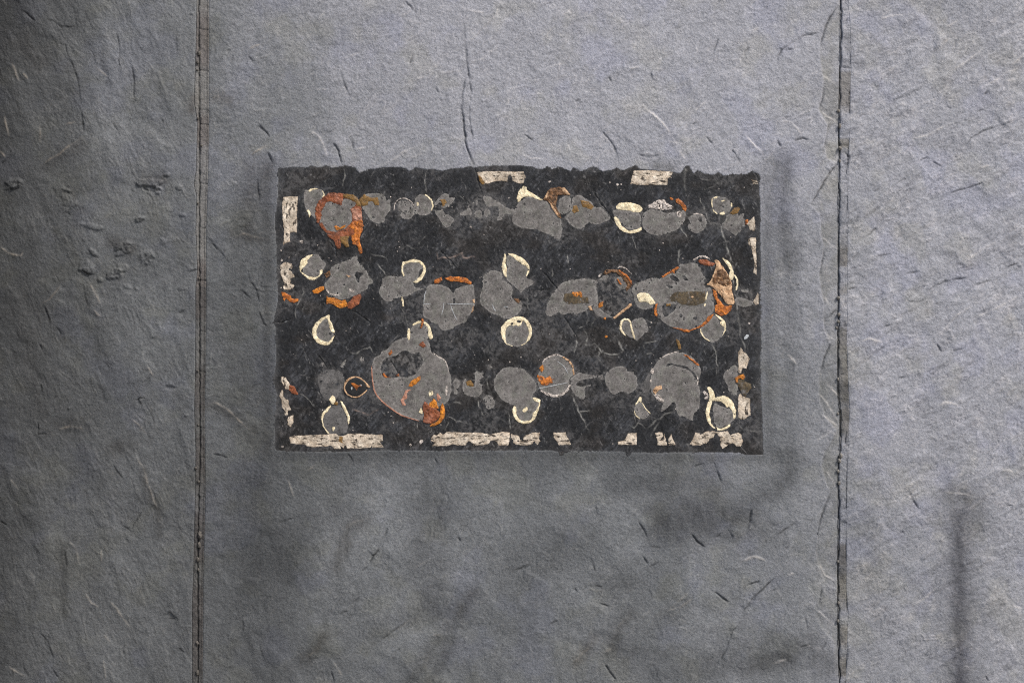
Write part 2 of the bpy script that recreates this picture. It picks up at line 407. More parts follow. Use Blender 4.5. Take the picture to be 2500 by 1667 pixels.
# grime and smears
S6 = sheet(1800, 1107, 2.8); S5 = sheet(1800, 550, 2.8); S4 = sheet(1800, 0, 2.8)
S1 = sheet(0, 0, 2.8); S2 = sheet(0, 550, 2.8); S3 = sheet(0, 1107, 2.8)
P1 = sheet(600, 0, 3.36); P2 = sheet(1200, 0, 3.36); Q1 = sheet(600, 1090, 2.717); Q2 = sheet(1200, 1090, 2.717)
stain(R, [(2338, 1262), (2341, 1420), (2342, 1560), (2340, 1790)], 22, .70, (1, 1, 1.05), 1.0, .3, 1)
stain(R, [(2345, 1250), (2350, 1420), (2347, 1790)], 50, .38, (1, 1, 1.05), .8, .4, 2)
stain(R, [(2320, 1205), (2375, 1225), (2390, 1280)], 28, .45, (1.05, 1.05, .95), 1.0, .6, 3)
stain(R, [(1915, 395), (1912, 520), (1918, 640)], 27, .58, (1, 1.02, 1), 1.0, .45, 4)
stain(R, [(1934, 600), (1928, 800), (1930, 1000), (1930, 1110)], 26, .32, (1, 1.02, 1), 1.0, .5, 5)
stain(R, [(1872, 440), (1876, 800), (1880, 1100)], 14, .3, (1, 1, 1), 1.0, .2, 6)
stain(R, [(1925, 1120), (1930, 1150)], 30, .5, (1, 1.02, 1), 1.0, .5, 7)
stain(R, [(655, 400), (652, 700), (652, 1110)], 13, .42, (1.05, 1, .95), 1.0, .3, 8)
stain(R, [(620, 410), (612, 560), (640, 420)], 25, .35, (1.1, 1, .85), 1.0, .6, 9)
stain(R, [(680, 1112), (1000, 1108), (1240, 1110), (1850, 1120)], 14, .35, (1, 1, 1), 1.0, .4, 10)
stain(R, Q2([(1120, 450), (1330, 470), (1560, 450)]), 54, .74, (1, 1, 1.04), 1.0, .7, 11)
stain(R, Q2([(1150, 570), (1420, 540)]), 42, .3, (1, 1, 1.02), 1.0, .7, 12)
stain(R, Q2([(780, 250), (1150, 220), (1450, 240)]), 34, .45, (1, 1, 1), 1.0, .7, 13)
stain(R, Q2([(150, 900), (330, 800), (560, 600)]), 66, .34, (1, 1.02, 1), 1.0, .8, 14)
stain(R, Q2([(760, 930), (900, 900)]), 34, .4, (1, 1, 1), 1.0, .7, 15)
stain(R, Q2([(1280, 1040), (1180, 1110)]), 26, .4, (1, 1.02, .98), 1.0, .6, 16)
stain(R, Q1([(1250, 330), (1180, 600), (1240, 960)]), 52, .42, (1, 1, 1), 1.0, .8, 17)
stain(R, Q1([(60, 300), (90, 900), (250, 880)]), 60, .4, (1, 1, 1.02), 1.0, .8, 18)
stain(R, Q1([(620, 390), (400, 560), (250, 740)]), 46, .35, (1, 1, 1), 1.0, .8, 19)
stain(R, Q1([(790, 500), (690, 530), (660, 640), (600, 800)]), 17, .45, (1.12, 1, .84), 1.0, .6, 20)
stain(R, Q1([(520, 1260), (470, 1330), (400, 1400)]), 16, .55, (1.12, 1, .84), 1.0, .5, 21)
stain(R, Q1([(1440, 1110), (1270, 1290), (1180, 1420), (1080, 1560)]), 20, .36, (1.08, 1, .86), 1.0, .5, 22)
stain(R, Q1([(1370, 1290), (1290, 1460), (1230, 1550)]), 13, .4, (1.05, 1, .9), 1.0, .5, 23)
stain(R, Q1([(1520, 960), (1430, 1060)]), 15, .45, (1.1, 1, .86), 1.0, .5, 24)
stain(R, Q1([(860, 1230), (1100, 1130), (1300, 1100)]), 30, .35, (1, 1, 1), 1.0, .8, 25)
stain(R, Q2([(680, 1270), (560, 1430)]), 15, .35, (1.2, 1, .8), 1.0, .6, 26)
stain(R, Q2([(930, 1100), (830, 1210), (800, 1360)]), 15, .35, (1.1, 1, .85), 1.0, .6, 27)
stain(R, Q2([(850, 1330), (1300, 1500), (1850, 1330)]), 46, .42, (1, 1, 1), 1.0, .9, 28)
stain(R, S6([(0, 560), (240, 560), (10, 420), (300, 200)]), 34, .42, (1, 1, 1), 1.0, .8, 29)
stain(R, S6([(360, 1380), (500, 1290), (630, 1480)]), 30, .45, (1, 1, 1.02), 1.0, .8, 30)
stain(R, S6([(920, 300), (880, 250), (960, 1150)]), 26, .22, (1, 1.02, 1), 1.0, .9, 31)
stain(R, S6([(60, 1480), (340, 1400), (240, 1440)]), 20, .45, (1.05, 1, .95), 1.0, .8, 32)
stain(R, S3([(430, 620), (440, 850), (440, 1080)]), 9, .42, (1, 1, 1.03), 1.0, .4, 33)
stain(R, S2([(400, 1360), (570, 1370)]), 26, .42, (1.05, 1, .95), 1.0, .6, 34)
stain(R, S2([(780, 1520), (900, 1500)]), 18, .45, (1.12, 1, .88), 1.0, .6, 35)
stain(R, S2([(760, 110), (850, 140), (900, 170)]), 17, .5, (1.1, 1, .9), 1.0, .5, 36)
stain(R, S2([(140, 400), (260, 1250), (240, 700)]), 40, .25, (1.15, 1, .85), 1.0, .9, 37)
stain(R, S1([(1000, 1230), (1120, 1230)]), 17, .5, (1.12, 1, .86), 1.0, .5, 38)
stain(R, S1([(1330, 680), (1320, 740)]), 14, .5, (1.3, 1, .8), 1.0, .5, 39)
stain(R, S1([(300, 1150), (560, 980)]), 14, .35, (1.15, 1, .85), 1.0, .6, 40)
stain(R, S1([(150, 300), (250, 420)]), 34, .3, (1.15, 1, .85), 1.0, .8, 41)
stain(R, S1([(1480, 650), (1560, 690)]), 16, .3, (1.2, 1, .82), 1.0, .6, 42)
stain(R, S2([(1600, 70), (1780, 90)]), 12, .4, (1.15, 1, .85), 1.0, .5, 43)
stain(R, S2([(1420, 1230), (1560, 1280), (1740, 1400)]), 12, .4, (1.12, 1, .88), 1.0, .5, 44)
stain(R, S3([(980, 100), (1010, 250), (1080, 380), (1090, 560)]), 11, .4, (1.12, 1, .88), 1.0, .6, 45)
stain(R, S5([(1860, 40), (1870, 120)]), 16, .35, (1, 1, 1), 1.0, .6, 46)
stain(R, [(1600, 408), (1640, 412)], 14, .55, (1.05, 1.02, .9), 1.0, .6, 47)
stain(R, S4([(760, 230), (760, 330)]), 9, .35, (1.05, 1.03, .9), 1.0, .6, 48)
stain(R, S5([(740, 1080), (745, 1330)]), 10, .4, (1.05, 1.02, .9), 1.0, .6, 49)
stain(R, S6([(725, 640), (720, 860)]), 9, .4, (1.05, 1.02, .9), 1.0, .5, 50)

# cleaner, paler patches where rain or rubbing has taken the grime off
for (cu, cv, ru2, rv2, am) in [(955, 1310, 70, 130, .30), (1010, 1560, 110, 60, .28), (1120, 1180, 60, 70, .20), (1470, 1150, 90, 30, .28), (1545, 1290, 70, 60, .34), (1390, 1440, 130, 40, .24), (1240, 1240, 50, 60, .18), (1700, 1440, 60, 60, .2), (330, 1330, 70, 90, .14), (250, 300, 80, 160, .12), (1830, 1250, 60, 70, .16), (390, 820, 70, 120, .12)]:
    qq = np.hypot((U - cu) / ru2, (V - cv) / rv2) + .9 * (fbm(U / 60, V / 60, 66, 4) - .5)
    R.c *= (1 + .65 * am * np.exp(-np.maximum(qq, 0) ** 2) * (.5 + fbm(U / 14, V / 24, 68, 4)))[..., None] * 1.0
# a smoky halo of grime round the bare patch, a line of spalling beside the right joint
stain(R, [(665, 400), (662, 1118), (1870, 1122), (1872, 430)], 30, .20, (1, 1, 1), 1.0, .8, 51)
stain(R, [(1700, 1130), (1300, 1130), (800, 1130)], 40, .22, (1, 1, 1), 1.0, .9, 52)
stain(R, [(600, 430), (590, 900), (620, 1100)], 45, .28, (1.03, 1, .96), 1.0, .9, 53)
stain(R, [(1905, 385), (1912, 470)], 26, .15, (1, 1.02, 1), 1.0, .6, 54)
vs_ = np.arange(-60, 1700, 14.0)
groove(R, [(float(chip_l(a)), float(a)) for a in vs_], 1.4, 1.3, -1.2, .36, reach=9, seed=77)
# the spalled border along the right-hand joint, left side: shallow chipped bevels, browner than the face
cl = chip_l(V + 5 * (vnoise(U / 12, V / 12, 70) - .5)) ; rc = right_c(V)
inside = sstep(-1, 2, U - cl) * (1 - sstep(-1.5, 0.5, U - rc))
wdt = np.maximum(rc - cl, 6)
R.h -= inside * (1.4 + 2.6 * np.clip((U - cl) / wdt, 0, 1)) * (.5 + .7 * vnoise(V / 45, V * 0, 71))
tn = (inside * (.30 + .75 * sstep(.35, .7, fbm(V / 40, U / 40, 72, 3))))[..., None] * .45
R.c *= 1 - tn + tn * np.array([.60, .58, .46])

DARK1 = [(S1, [[(320, 135), (370, 150), (420, 185), (520, 182)], [(345, 235), (375, 290), (405, 330)], [(385, 300), (445, 305), (470, 390), (500, 460), (530, 550), (550, 660), (560, 740)], [(150, 70), (200, 110), (250, 155)], [(800, 230), (815, 350), (820, 460)], [(900, 440), (915, 560), (918, 690)], [(1205, 200), (1212, 360)], [(0, 1130), (45, 1090), (85, 1065)], [(770, 840), (805, 890)], [(1105, 815), (1125, 870)], [(1770, 850), (1830, 920)], [(1830, 1040), (1865, 1120)], [(1765, 1240), (1770, 1400)], [(560, 760), (570, 900)]]),
 (S2, [[(570, 400), (585, 490), (605, 560)], [(305, 555), (330, 620), (345, 680)], [(385, 690), (425, 750)], [(270, 810), (300, 870), (312, 910)], [(1290, 325), (1350, 305)], [(1030, 780), (1070, 770)], [(980, 1080), (1030, 1035)], [(795, 1115), (830, 1095)], [(930, 1200), (960, 1180), (1000, 1185)], [(1220, 600), (1265, 575)], [(1420, 80), (1480, 160), (1520, 195), (1545, 230)], [(1640, 430), (1710, 495)], [(1690, 330), (1710, 380), (1755, 450), (1775, 530)], [(1770, 580), (1800, 670), (1830, 690)], [(265, 1340), (265, 1430), (340, 1425)], [(280, 1080), (300, 1170)]]),
 (S3, [[(840, 490), (895, 530)], [(895, 530), (930, 460), (970, 400)], [(770, 70), (800, 120), (840, 170)], [(360, 320), (395, 300)], [(440, 640), (460, 780)], [(1460, 5), (1520, 15), (1555, 30)], [(0, 460), (45, 490)], [(280, 1220), (330, 1280), (350, 1340), (365, 1400)], [(365, 1470), (400, 1530)], [(1225, 1320), (1265, 1355)], [(1655, 1120), (1665, 1220)], [(1125, 1095), (1165, 1125), (1205, 1130)]]),
 (S4, [[(310, 350), (380, 335)], [(600, 590), (580, 680), (555, 745)], [(630, 860), (610, 950), (595, 1000)], [(270, 955), (300, 1010)], [(1210, 1110), (1310, 1075)], [(1330, 1105), (1400, 1140)], [(1555, 1020), (1590, 950), (1680, 895), (1800, 860), (1910, 825)], [(1630, 770), (1690, 745)], [(1095, 1250), (1150, 1220)], [(930, 1315), (990, 1275)], [(1450, 1325), (1560, 1290), (1690, 1245)], [(770, 620), (755, 720)], [(825, 1480), (780, 1560)], [(905, 950), (945, 870)], [(1680, 660), (1710, 620)], [(45, 390), (80, 330)], [(715, 460), (780, 470)], [(735, 1040), (765, 1080), (745, 1200)], [(570, 225), (460, 240), (380, 290), (310, 340), (280, 390), (265, 460)], [(370, 970), (450, 945), (490, 965)]]),
 (S5, [[(595, 160), (580, 260), (560, 350)], [(680, 570), (620, 640)], [(900, 70), (950, 15)], [(1280, 465), (1340, 420), (1420, 385), (1500, 365), (1570, 355), (1610, 320)], [(1545, 465), (1620, 410), (1740, 370)], [(1165, 515), (1235, 525), (1330, 490)], [(755, 432), (805, 428)], [(880, 930), (930, 870), (1000, 830)], [(1000, 690), (1050, 680)], [(1110, 1045), (1170, 1030)], [(1470, 860), (1580, 830)], [(1360, 810), (1400, 870)], [(1830, 290), (1930, 260)], [(950, 210), (1050, 195)], [(1150, 330), (1250, 310)], [(740, 880), (750, 960)], [(750, 1400), (735, 1500)]]),
 (S6, [[(270, 560), (330, 515), (400, 470)], [(250, 850), (190, 920), (120, 970), (60, 1050), (30, 1110)], [(80, 895), (155, 868)], [(95, 380), (75, 460)], [(1160, 230), (1200, 320), (1245, 388)], [(580, 910), (555, 1030)], [(465, 1110), (480, 1200)], [(610, 1280), (570, 1340)], [(420, 1325), (510, 1300)], [(1840, 355), (1880, 350)], [(1122, 526), (1138, 542)], [(1140, 910), (1150, 945)], [(755, 1300), (740, 1480)], [(600, 20), (580, 50)], [(1700, 1510), (1715, 1550)]]),
 (P1, [[(1830, 960), (1850, 1080), (1860, 1140)], [(1810, 390), (1820, 550), (1850, 780)], [(780, 590), (820, 720), (865, 810)], [(870, 1140), (890, 1230)], [(100, 1030), (170, 1090), (195, 1130)], [(180, 1240), (215, 1310), (225, 1350)], [(1310, 10), (1390, 100)], [(1370, 450), (1350, 530)], [(1555, 720), (1580, 770)], [(30, 460), (60, 510)]]),
 (P2, [[(895, 1060), (960, 1140), (1010, 1210), (1045, 1310)], [(680, 830), (720, 815)], [(505, 950), (535, 920)], [(960, 625), (985, 670)], [(1815, 440), (1860, 310)], [(1300, 600), (1325, 660)], [(1765, 1130), (1810, 1180)], [(1920, 825), (2010, 830)], [(2070, 440), (2110, 395)], [(1640, 1020), (1690, 1000)], [(1960, 1220), (2050, 1340)], [(260, 1100), (340, 1150)], [(1200, 1260), (1270, 1285), (1400, 1270)]]),
 (Q1, [[(920, 600), (945, 540)], [(770, 830), (810, 790)], [(620, 1115), (680, 1085)], [(700, 1040), (760, 990)], [(675, 40), (720, 110)], [(1250, 70), (1285, 140)], [(565, 1475), (590, 1560)], [(215, 505), (320, 470)], [(870, 1300), (920, 1270), (1100, 1130)], [(985, 1360), (1025, 1335)], [(1405, 600), (1430, 630)]]),
 (Q2, [[(1870, 870), (1780, 960), (1730, 1030), (1680, 1080), (1660, 1120)], [(1640, 1175), (1600, 1220), (1570, 1300), (1520, 1420)], [(1700, 915), (1785, 888)], [(970, 480), (1010, 550), (1030, 600)], [(1050, 665), (1120, 670)], [(1045, 805), (1090, 770)], [(1010, 730), (1040, 775)], [(715, 1040), (785, 1060)], [(650, 720), (690, 830)], [(675, 920), (730, 928)], [(1340, 130), (1415, 105)], [(1470, 90), (1500, 160), (1530, 250)], [(1565, 540), (1600, 610)], [(1480, 605), (1530, 570)], [(1725, 410), (1700, 560)], [(385, 1175), (440, 1155)], [(140, 830), (250, 785)], [(690, 390), (700, 460)], [(550, 930), (575, 965)]])]
groove(R, P1([(1770, 60), (1790, 200), (1800, 360), (1815, 560), (1830, 700)]), 1.1, 1.1, .6, .32, seed=91, keep=.55)
groove(R, P1([(1800, 640), (1775, 760), (1772, 860)]), 1.4, 1.8, 1.0, .6, seed=92, keep=.8)
groove(R, P1([(1850, 740), (1835, 900), (1850, 1080), (1862, 1180), (1880, 1330)]), 1.1, 1.0, .6, .32, seed=93, keep=.4)
k = 0
for S, lines in DARK1:
    for pts in lines:
        groove(R, S(pts), 1.5, 2.2, 1.5, .66, seed=k); k += 1
STRONG = [(S4, [[(685, 45), (640, 110), (605, 180), (580, 260), (565, 330)], [(690, 1115), (640, 1170), (590, 1250), (540, 1340), (505, 1405)]]),
          (S5, [[(640, 800), (600, 890), (565, 1010)]]), (S6, [[(640, 270), (600, 350), (570, 450), (540, 590)]]),
          (P1, [[(1770, 820), (1772, 900), (1785, 960), (1800, 1150), (1835, 1290), (1880, 1375)], [(715, 1170), (760, 1240), (790, 1350)]]),
          (S2, [[(565, 310), (600, 333), (645, 335)]]),
          (Q1, [[(820, 770), (850, 720), (885, 680)]]),
          (Q2, [[(1325, 580), (1365, 630), (1415, 665)], [(1480, 960), (1530, 1000), (1580, 1033)], [(750, 1440), (790, 1500), (830, 1545)]])]
for S, lines in STRONG:
    for pts in lines:
        groove(R, S(pts), 1.65, 3.4, 2.0, .86, seed=k, keep=.75); k += 1
LIGHT = [(S1, [[(80, 430), (110, 500), (130, 560)], [(0, 1030), (40, 1080)], [(280, 1140), (340, 1090), (400, 1060), (460, 1010), (530, 960), (570, 930)], [(30, 780), (45, 870), (65, 940)], [(155, 500), (195, 545)], [(270, 860), (275, 980)], [(1700, 340), (1780, 305)], [(1710, 1060), (1830, 990)], [(640, 450), (740, 530)], [(440, 850), (520, 830)]]),
 (S2, [[(0, 150), (60, 190), (150, 210), (170, 180)], [(280, 540), (340, 510), (420, 410)], [(620, 400), (660, 470), (690, 540)], [(1420, 1220), (1480, 1215), (1560, 1260), (1640, 1340), (1720, 1400)], [(900, 1320), (960, 1370), (1000, 1430)], [(640, 580), (690, 625)], [(1010, 960), (1050, 1030)], [(400, 1390), (480, 1370), (570, 1390)], [(1610, 80), (1660, 55), (1720, 80), (1780, 90)]]),
 (S3, [[(920, 0), (980, 100), (1010, 200), (1050, 310), (1085, 390)], [(470, 600), (520, 650), (550, 760)], [(580, 940), (630, 1020), (690, 1055)], [(740, 1000), (800, 1050), (850, 1130), (895, 1190)], [(690, 650), (700, 740)], [(50, 1450), (110, 1480), (180, 1520)], [(705, 1230), (760, 1280)], [(715, 1400), (725, 1540)], [(75, 170), (130, 245)]]),
 (S4, [[(960, 140), (1050, 110), (1130, 100)], [(1390, 310), (1455, 260)], [(1440, 500), (1540, 440), (1640, 370), (1690, 320)], [(1180, 960), (1280, 930), (1380, 880), (1490, 830)], [(1030, 485), (1100, 445)], [(1880, 440), (1960, 370)], [(1660, 600), (1750, 560), (1840, 500), (1910, 470)], [(60, 930), (120, 1000), (180, 1050)], [(270, 830), (360, 835), (430, 910), (465, 905)], [(580, 520), (660, 570)], [(570, 760), (620, 800), (680, 830)], [(510, 510), (580, 470)], [(90, 220), (150, 185)], [(1430, 190), (1520, 130)], [(1830, 560), (1900, 545)], [(1650, 1150), (1720, 1130)]]),
 (S5, [[(1500, 300), (1600, 210), (1780, 100)], [(1620, 630), (1720, 590), (1850, 520), (1950, 470)], [(830, 800), (900, 770), (1000, 800)], [(1400, 720), (1500, 610), (1600, 550)], [(560, 1150), (620, 1230), (690, 1340)], [(570, 1290), (650, 1340), (690, 1390)], [(580, 80), (640, 140), (690, 160)], [(585, 480), (640, 560)], [(600, 740), (660, 780)], [(1370, 1240), (1420, 1210), (1520, 1230)], [(340, 880), (405, 950)], [(540, 1470), (640, 1410), (690, 1440)], [(610, 1080), (700, 1180)]]),
 (S6, [[(540, 1060), (620, 1130), (690, 1190)], [(560, 740), (600, 830), (680, 870)], [(590, 100), (640, 170), (680, 240)], [(1200, 1030), (1290, 980), (1360, 900)], [(1410, 260), (1480, 270), (1650, 290)], [(20, 740), (100, 700), (190, 710)], [(340, 830), (390, 820)], [(1800, 110), (1890, 125)], [(240, 1440), (340, 1400)], [(1880, 1040), (1950, 1060)], [(930, 1150), (1000, 1090)]]),
 (P1, [[(1800, 350), (1880, 310), (1950, 230), (2060, 120), (2080, 20)], [(1850, 510), (1950, 480), (2030, 400)], [(30, 400), (130, 360)], [(520, 1100), (560, 1085), (610, 1130), (680, 1290)], [(1180, 1330), (1290, 1250), (1390, 1210)], [(1770, 60), (1880, 100), (1960, 110)], [(40, 1270), (170, 1190)], [(580, 730), (660, 740)], [(800, 480), (930, 435)], [(1590, 600), (1780, 580)], [(1400, 650), (1470, 630)], [(900, 1225), (980, 1210)]]),
 (P2, [[(1180, 905), (1240, 865), (1310, 930), (1400, 1010), (1470, 1105)], [(1310, 920), (1430, 1040)], [(420, 585), (500, 540), (590, 520)], [(1650, 920), (1760, 835)], [(2090, 1120), (2160, 1190), (2220, 1260)], [(240, 1260), (320, 1300), (420, 1305)], [(2120, 280), (2200, 230)], [(1130, 560), (1220, 545)], [(1440, 1150), (1540, 1180)], [(1530, 1230), (1590, 1310)], [(580, 140), (640, 80)]]),
 (Q1, [[(660, 540), (720, 500), (790, 490)], [(1000, 1220), (1100, 1140)], [(580, 1420), (640, 1520)], [(280, 220), (320, 340)], [(400, 170), (470, 110)], [(1230, 1250), (1290, 1240)], [(420, 1390), (480, 1330)], [(1110, 810), (1190, 760)]]),
 (Q2, [[(1160, 1100), (1220, 1040), (1310, 960)], [(530, 1430), (600, 1370), (680, 1290)], [(830, 1200), (900, 1130)], [(1650, 770), (1740, 730), (1830, 760)], [(720, 1370), (800, 1340)], [(1180, 1080), (1250, 1060), (1330, 1000)]])]
for S, lines in LIGHT:
    for pts in lines:
        p = S(pts); um = p[0][0]
        tc = (.25, .215, .175) if um < 620 else (.46, .43, .40)
        if S in (Q1, Q2, S3): tc = (.22, .20, .17)
        groove(R, p, 1.5, -1.2, -1.6, .62 if um > 2050 else .5, tint=tc, reach=12, seed=k); k += 1  # pale vein tint that also paints in ledges catching the light

# many more small cleft edges following the grain of each slab
rr = random.Random(4)
for i in range(110):
    u = rr.uniform(-60, 2560); v = rr.uniform(-60, 1730)
    if 660 < u < 1870 and 400 < v < 1120: continue
    if u < 480: a = math.radians(rr.gauss(68, 16))
    elif u > 2060: a = math.radians(rr.gauss(-33, 13))
    elif v < 420: a = math.radians(rr.choice([rr.gauss(-32, 18), rr.gauss(62, 12)]))
    else: a = math.radians(rr.choice([rr.gauss(-50, 18), rr.gauss(65, 14)]))
    L = rr.uniform(10, 50); bend = rr.uniform(-.25, .25) * L
    c, s = math.cos(a), math.sin(a)
    pts = [(u - c * L / 2, v - s * L / 2), (u - s * bend, v + c * bend), (u + c * L / 2, v + s * L / 2)]
    if rr.random() < .55: groove(R, pts, 1.25, rr.uniform(.6, 1.6), 1.0, rr.uniform(.08, .35), reach=8, seed=i)
    else: groove(R, pts, 1.3, -.5, -1.0, rr.uniform(.06, .22), tint=(.36, .335, .31) if u > 700 and v < 900 else (.21, .195, .17), reach=9, seed=i)

# lumps, scabs and broken flakes on the left slab
def lump(u, v, ru, rv, hh, rot=0, flat=.5, seed=0):
    win = R.window([(u, v)], max(ru, rv) * 1.8)
    if win is None: return
    a = math.radians(rot); x = R.U[win] - u; y = R.V[win] - v
    wob = 1.1 * (fbm(R.U[win] / (ru * .5 + 3), R.V[win] / (ru * .5 + 3), 400 + seed, 4, .6) - .5); flat = min(.82, flat + .22); hh = hh * .55
    q = np.hypot((x * math.cos(a) + y * math.sin(a)) / ru, (-x * math.sin(a) + y * math.cos(a)) / rv) + wob
    R.h[win] += hh * (1 - sstep(flat, 1.0, q)) * (.8 + .5 * vnoise(R.U[win] / 7, R.V[win] / 7, 410 + seed))
for args in [(368, 447, 32, 9, 8, 0, .7), (372, 463, 22, 6, -4, 8, .5), (388, 464, 9, 11, 5, 25, .5), (407, 428, 10, 4, 6, -10, .4), (437, 458, 9, 8, 5, 0, .4), (447, 525, 8, 6, 6, 0, .4), (166, 465, 18, 5, 5, 15, .4), (36, 447, 26, 16, 6, -12, .4), (30, 459, 20, 4, 4, -10, .4), (343, 535, 13, 7, 6, -20, .4), (225, 553, 30, 7, 4, 10, .4), (215, 653, 20, 16, 6, 15, .72), (281, 668, 24, 14, 5.5, -15, .6), (303, 652, 14, 12, 5, 0, .5), (302, 602, 26, 12, 5, -18, .6), (301, 617, 20, 7, 5, -18, .5), (230, 617, 15, 6, 5, 35, .4), (360, 630, 22, 22, 3.5, -20, .4), (246, 684, 8, 7, 5, 0, .4), (312, 700, 14, 6, 3.5, 20, .4), (334, 705, 4, 4, 4, 0, .4), (447, 703, 10, 6, 3, 0, .4), (416, 947, 14, 6, -5, 12, .4), (418, 1502, 16, 7, -5, 22, .4), (170, 996, 4, 4, 5, 0, .4), (457, 1013, 5, 3.5, 4, 0, .4), (468, 34, 4, 3, 4, 0, .3), (400, 590, 12, 8, 3, 0, .4), (344, 975, 6, 9, 3.5, 0, .4)]:
    lump(*args, seed=int(args[0]))
def rough_up(u, v, ru, rv, amp, seed):
    win = R.window([(u, v)], max(ru, rv) * 1.5)
    q = np.hypot((R.U[win] - u) / ru, (R.V[win] - v) / rv) + .8 * (fbm(R.U[win] / 18, R.V[win] / 18, seed, 3) - .5)
    n = fbm(R.U[win] / 6.5, R.V[win] / 5, seed + 5, 3, .6)
    R.h[win] += amp * (1 - sstep(.55, 1.0, q)) * (sstep(.42, .58, n) - .3)
    R.c[win] *= (1 - .35 * (1 - sstep(.5, 1.0, q)) * sstep(.5, .36, n))[..., None]
for a_ in [(372, 462, 30, 9, 2.6, 430), (36, 452, 28, 17, 2.6, 431), (302, 605, 30, 16, 2.6, 432), (360, 630, 24, 24, 1.9, 433), (283, 668, 34, 18, 1.9, 434), (343, 536, 16, 10, 2.2, 435), (230, 617, 20, 9, 2.0, 436), (170, 500, 40, 50, 1.0, 437)]: rough_up(*a_)
for i in range(18):
    lump(rr.uniform(145, 260), rr.uniform(440, 720), rr.uniform(2.5, 5), rr.uniform(2.5, 4), rr.uniform(1, 2.2), seed=i)
R.c[:] = np.clip(R.c, .012, .8)

# ------------------------------------------------------------------ wall objects
slate_wall = empty('slate_wall', (0, 0, 0))
label(slate_wall, 'grey slate-clad wall of three tall slabs divided by two upright joints', 'wall')
V_TOP, V_BOT = -650.0, 833.5 + CZ * 1000 + 20
def rows():
    fine = np.arange(-30, 1700, 2.25)
    return np.concatenate([np.arange(V_TOP, -30, 14.0), fine, np.arange(fine[-1] + 2.25, V_BOT, 14.0)])
RO = rows()

def slab(name, lf, rf, cols, mat, parent, edge=14.0, extra=None, lab=None, bl=.8, br=.8):
    v = RO[:, None]; l = lf(v); r = rf(v)
    t = np.array(cols)[None, :]
    u = l + (r - l) * t
    vv = np.repeat(v, u.shape[1], 1)
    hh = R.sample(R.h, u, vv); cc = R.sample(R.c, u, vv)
    pd = R.sample(PD, u, vv)
    pd = np.where((vv < -90) | (vv > 1750), -50, pd)
    hh = hh - 2.4 * sstep(-.3, 1.5, pd)
    hh = hh - bl * np.exp(-((u - l) / 2.2) ** 2) - br * np.exp(-((r - u) / 2.2) ** 2)
    if extra is not None: hh, cc = extra(u, vv, hh, cc)
    # returns at both ends so that the slab has thickness
    u2 = np.concatenate([u[:, :1], u, u[:, -1:]], 1); v2 = np.concatenate([vv[:, :1], vv, vv[:, -1:]], 1)
    h2 = np.concatenate([hh[:, :1] - edge, hh, hh[:, -1:] - edge], 1); c2 = np.concatenate([cc[:, :1], cc, cc[:, -1:]], 1)
    nr, nc = u2.shape
    x, y, z = W(u2, v2, h2)
    verts = np.stack([x, y, z], -1).reshape(-1, 3)
    idx = np.arange(nr * nc).reshape(nr, nc)
    faces = np.stack([idx[:-1, :-1], idx[1:, :-1], idx[1:, 1:], idx[:-1, 1:]], -1).reshape(-1, 4)
    o = mesh_from(name, verts, faces, mat, parent=parent, colors=c2.reshape(-1, 3))
    if lab: o['label'] = lab
    return o

lf = lambda v: np.full_like(v, -420.0)
a0 = (-30 + 420) / (479 + 420.)
slab('slate_slab', lf, left_l, np.concatenate([np.linspace(0, a0, 28, endpoint=False), np.linspace(a0, 1, 228)]), M['slate'], slate_wall, lab='dark weathered left slab, shade painted in at far left, with rough scabs and steep cleft lines')
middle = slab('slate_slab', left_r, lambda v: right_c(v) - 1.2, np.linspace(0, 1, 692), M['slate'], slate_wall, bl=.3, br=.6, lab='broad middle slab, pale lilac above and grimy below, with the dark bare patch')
rf = lambda v: np.full_like(v, 2980.0)
a1 = (2530 - 2070) / (2980 - 2070.)
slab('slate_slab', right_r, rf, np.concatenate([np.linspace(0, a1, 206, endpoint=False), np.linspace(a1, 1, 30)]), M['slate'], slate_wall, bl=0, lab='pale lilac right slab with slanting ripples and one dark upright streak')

def joint_left(u, v, h, c):
    lc = left_c(v) + 2.0 * (vnoise(v / 9, u * 0, 500) - .5); rg = left_r(v) - 4.5 + 1.5 * (vnoise(v / 14, u * 0, 501) - .5)
    d1 = np.abs(u - lc) / (.45 + .9 * vnoise(v / 22, u * 0, 506)); d2 = np.abs(u - rg)
    eg = sstep(0, 4, left_r(v) - u)
    h = h + eg * (-.7 + 1.0 * (fbm(u / 8, v / 16, 502, 3) - .5))
    h = h - 5.0 * np.exp(-(d1 / 1.7) ** 2) * (.55 + .6 * vnoise(v / 7, u * 0, 503)) - 1.3 * np.exp(-(d2 / 1.4) ** 2) * (.2 + .8 * vnoise(v / 30, u * 0, 504))
    br = sstep(.45, .7, vnoise(v / 60, u * 0, 505))[..., None]
    base = np.array([.125, .118, .108]) * (1 - br) + np.array([.085, .070, .060]) * br
    f = (.55 + .45 * (v < 700) - .1 * (v > 900))
    c = .45 * c + .55 * base * f[..., None] * (1.6 if True else 1)
    c = c * (1 - .75 * np.exp(-(d1 / 1.8) ** 2) - .28 * np.exp(-(d2 / 1.5) ** 2))[..., None]
    for vv in (72, 172, 268, 303, 448, 556, 684, 750, 808, 906, 1043, 1115, 1212, 1330):
        m = np.exp(-((v - vv - .12 * (u - 490)) / 1.3) ** 2) * (u > lc)
        h = h - 1.6 * m; c = c * (1 - .4 * m)[..., None]
    return h, c
slab('joint_strip', lambda v: left_l(v) + .5, left_r, np.linspace(0, 1, 15), M['joint'], slate_wall, extra=joint_left, bl=.2, br=0, lab='mortared left joint with a cracked centre line')

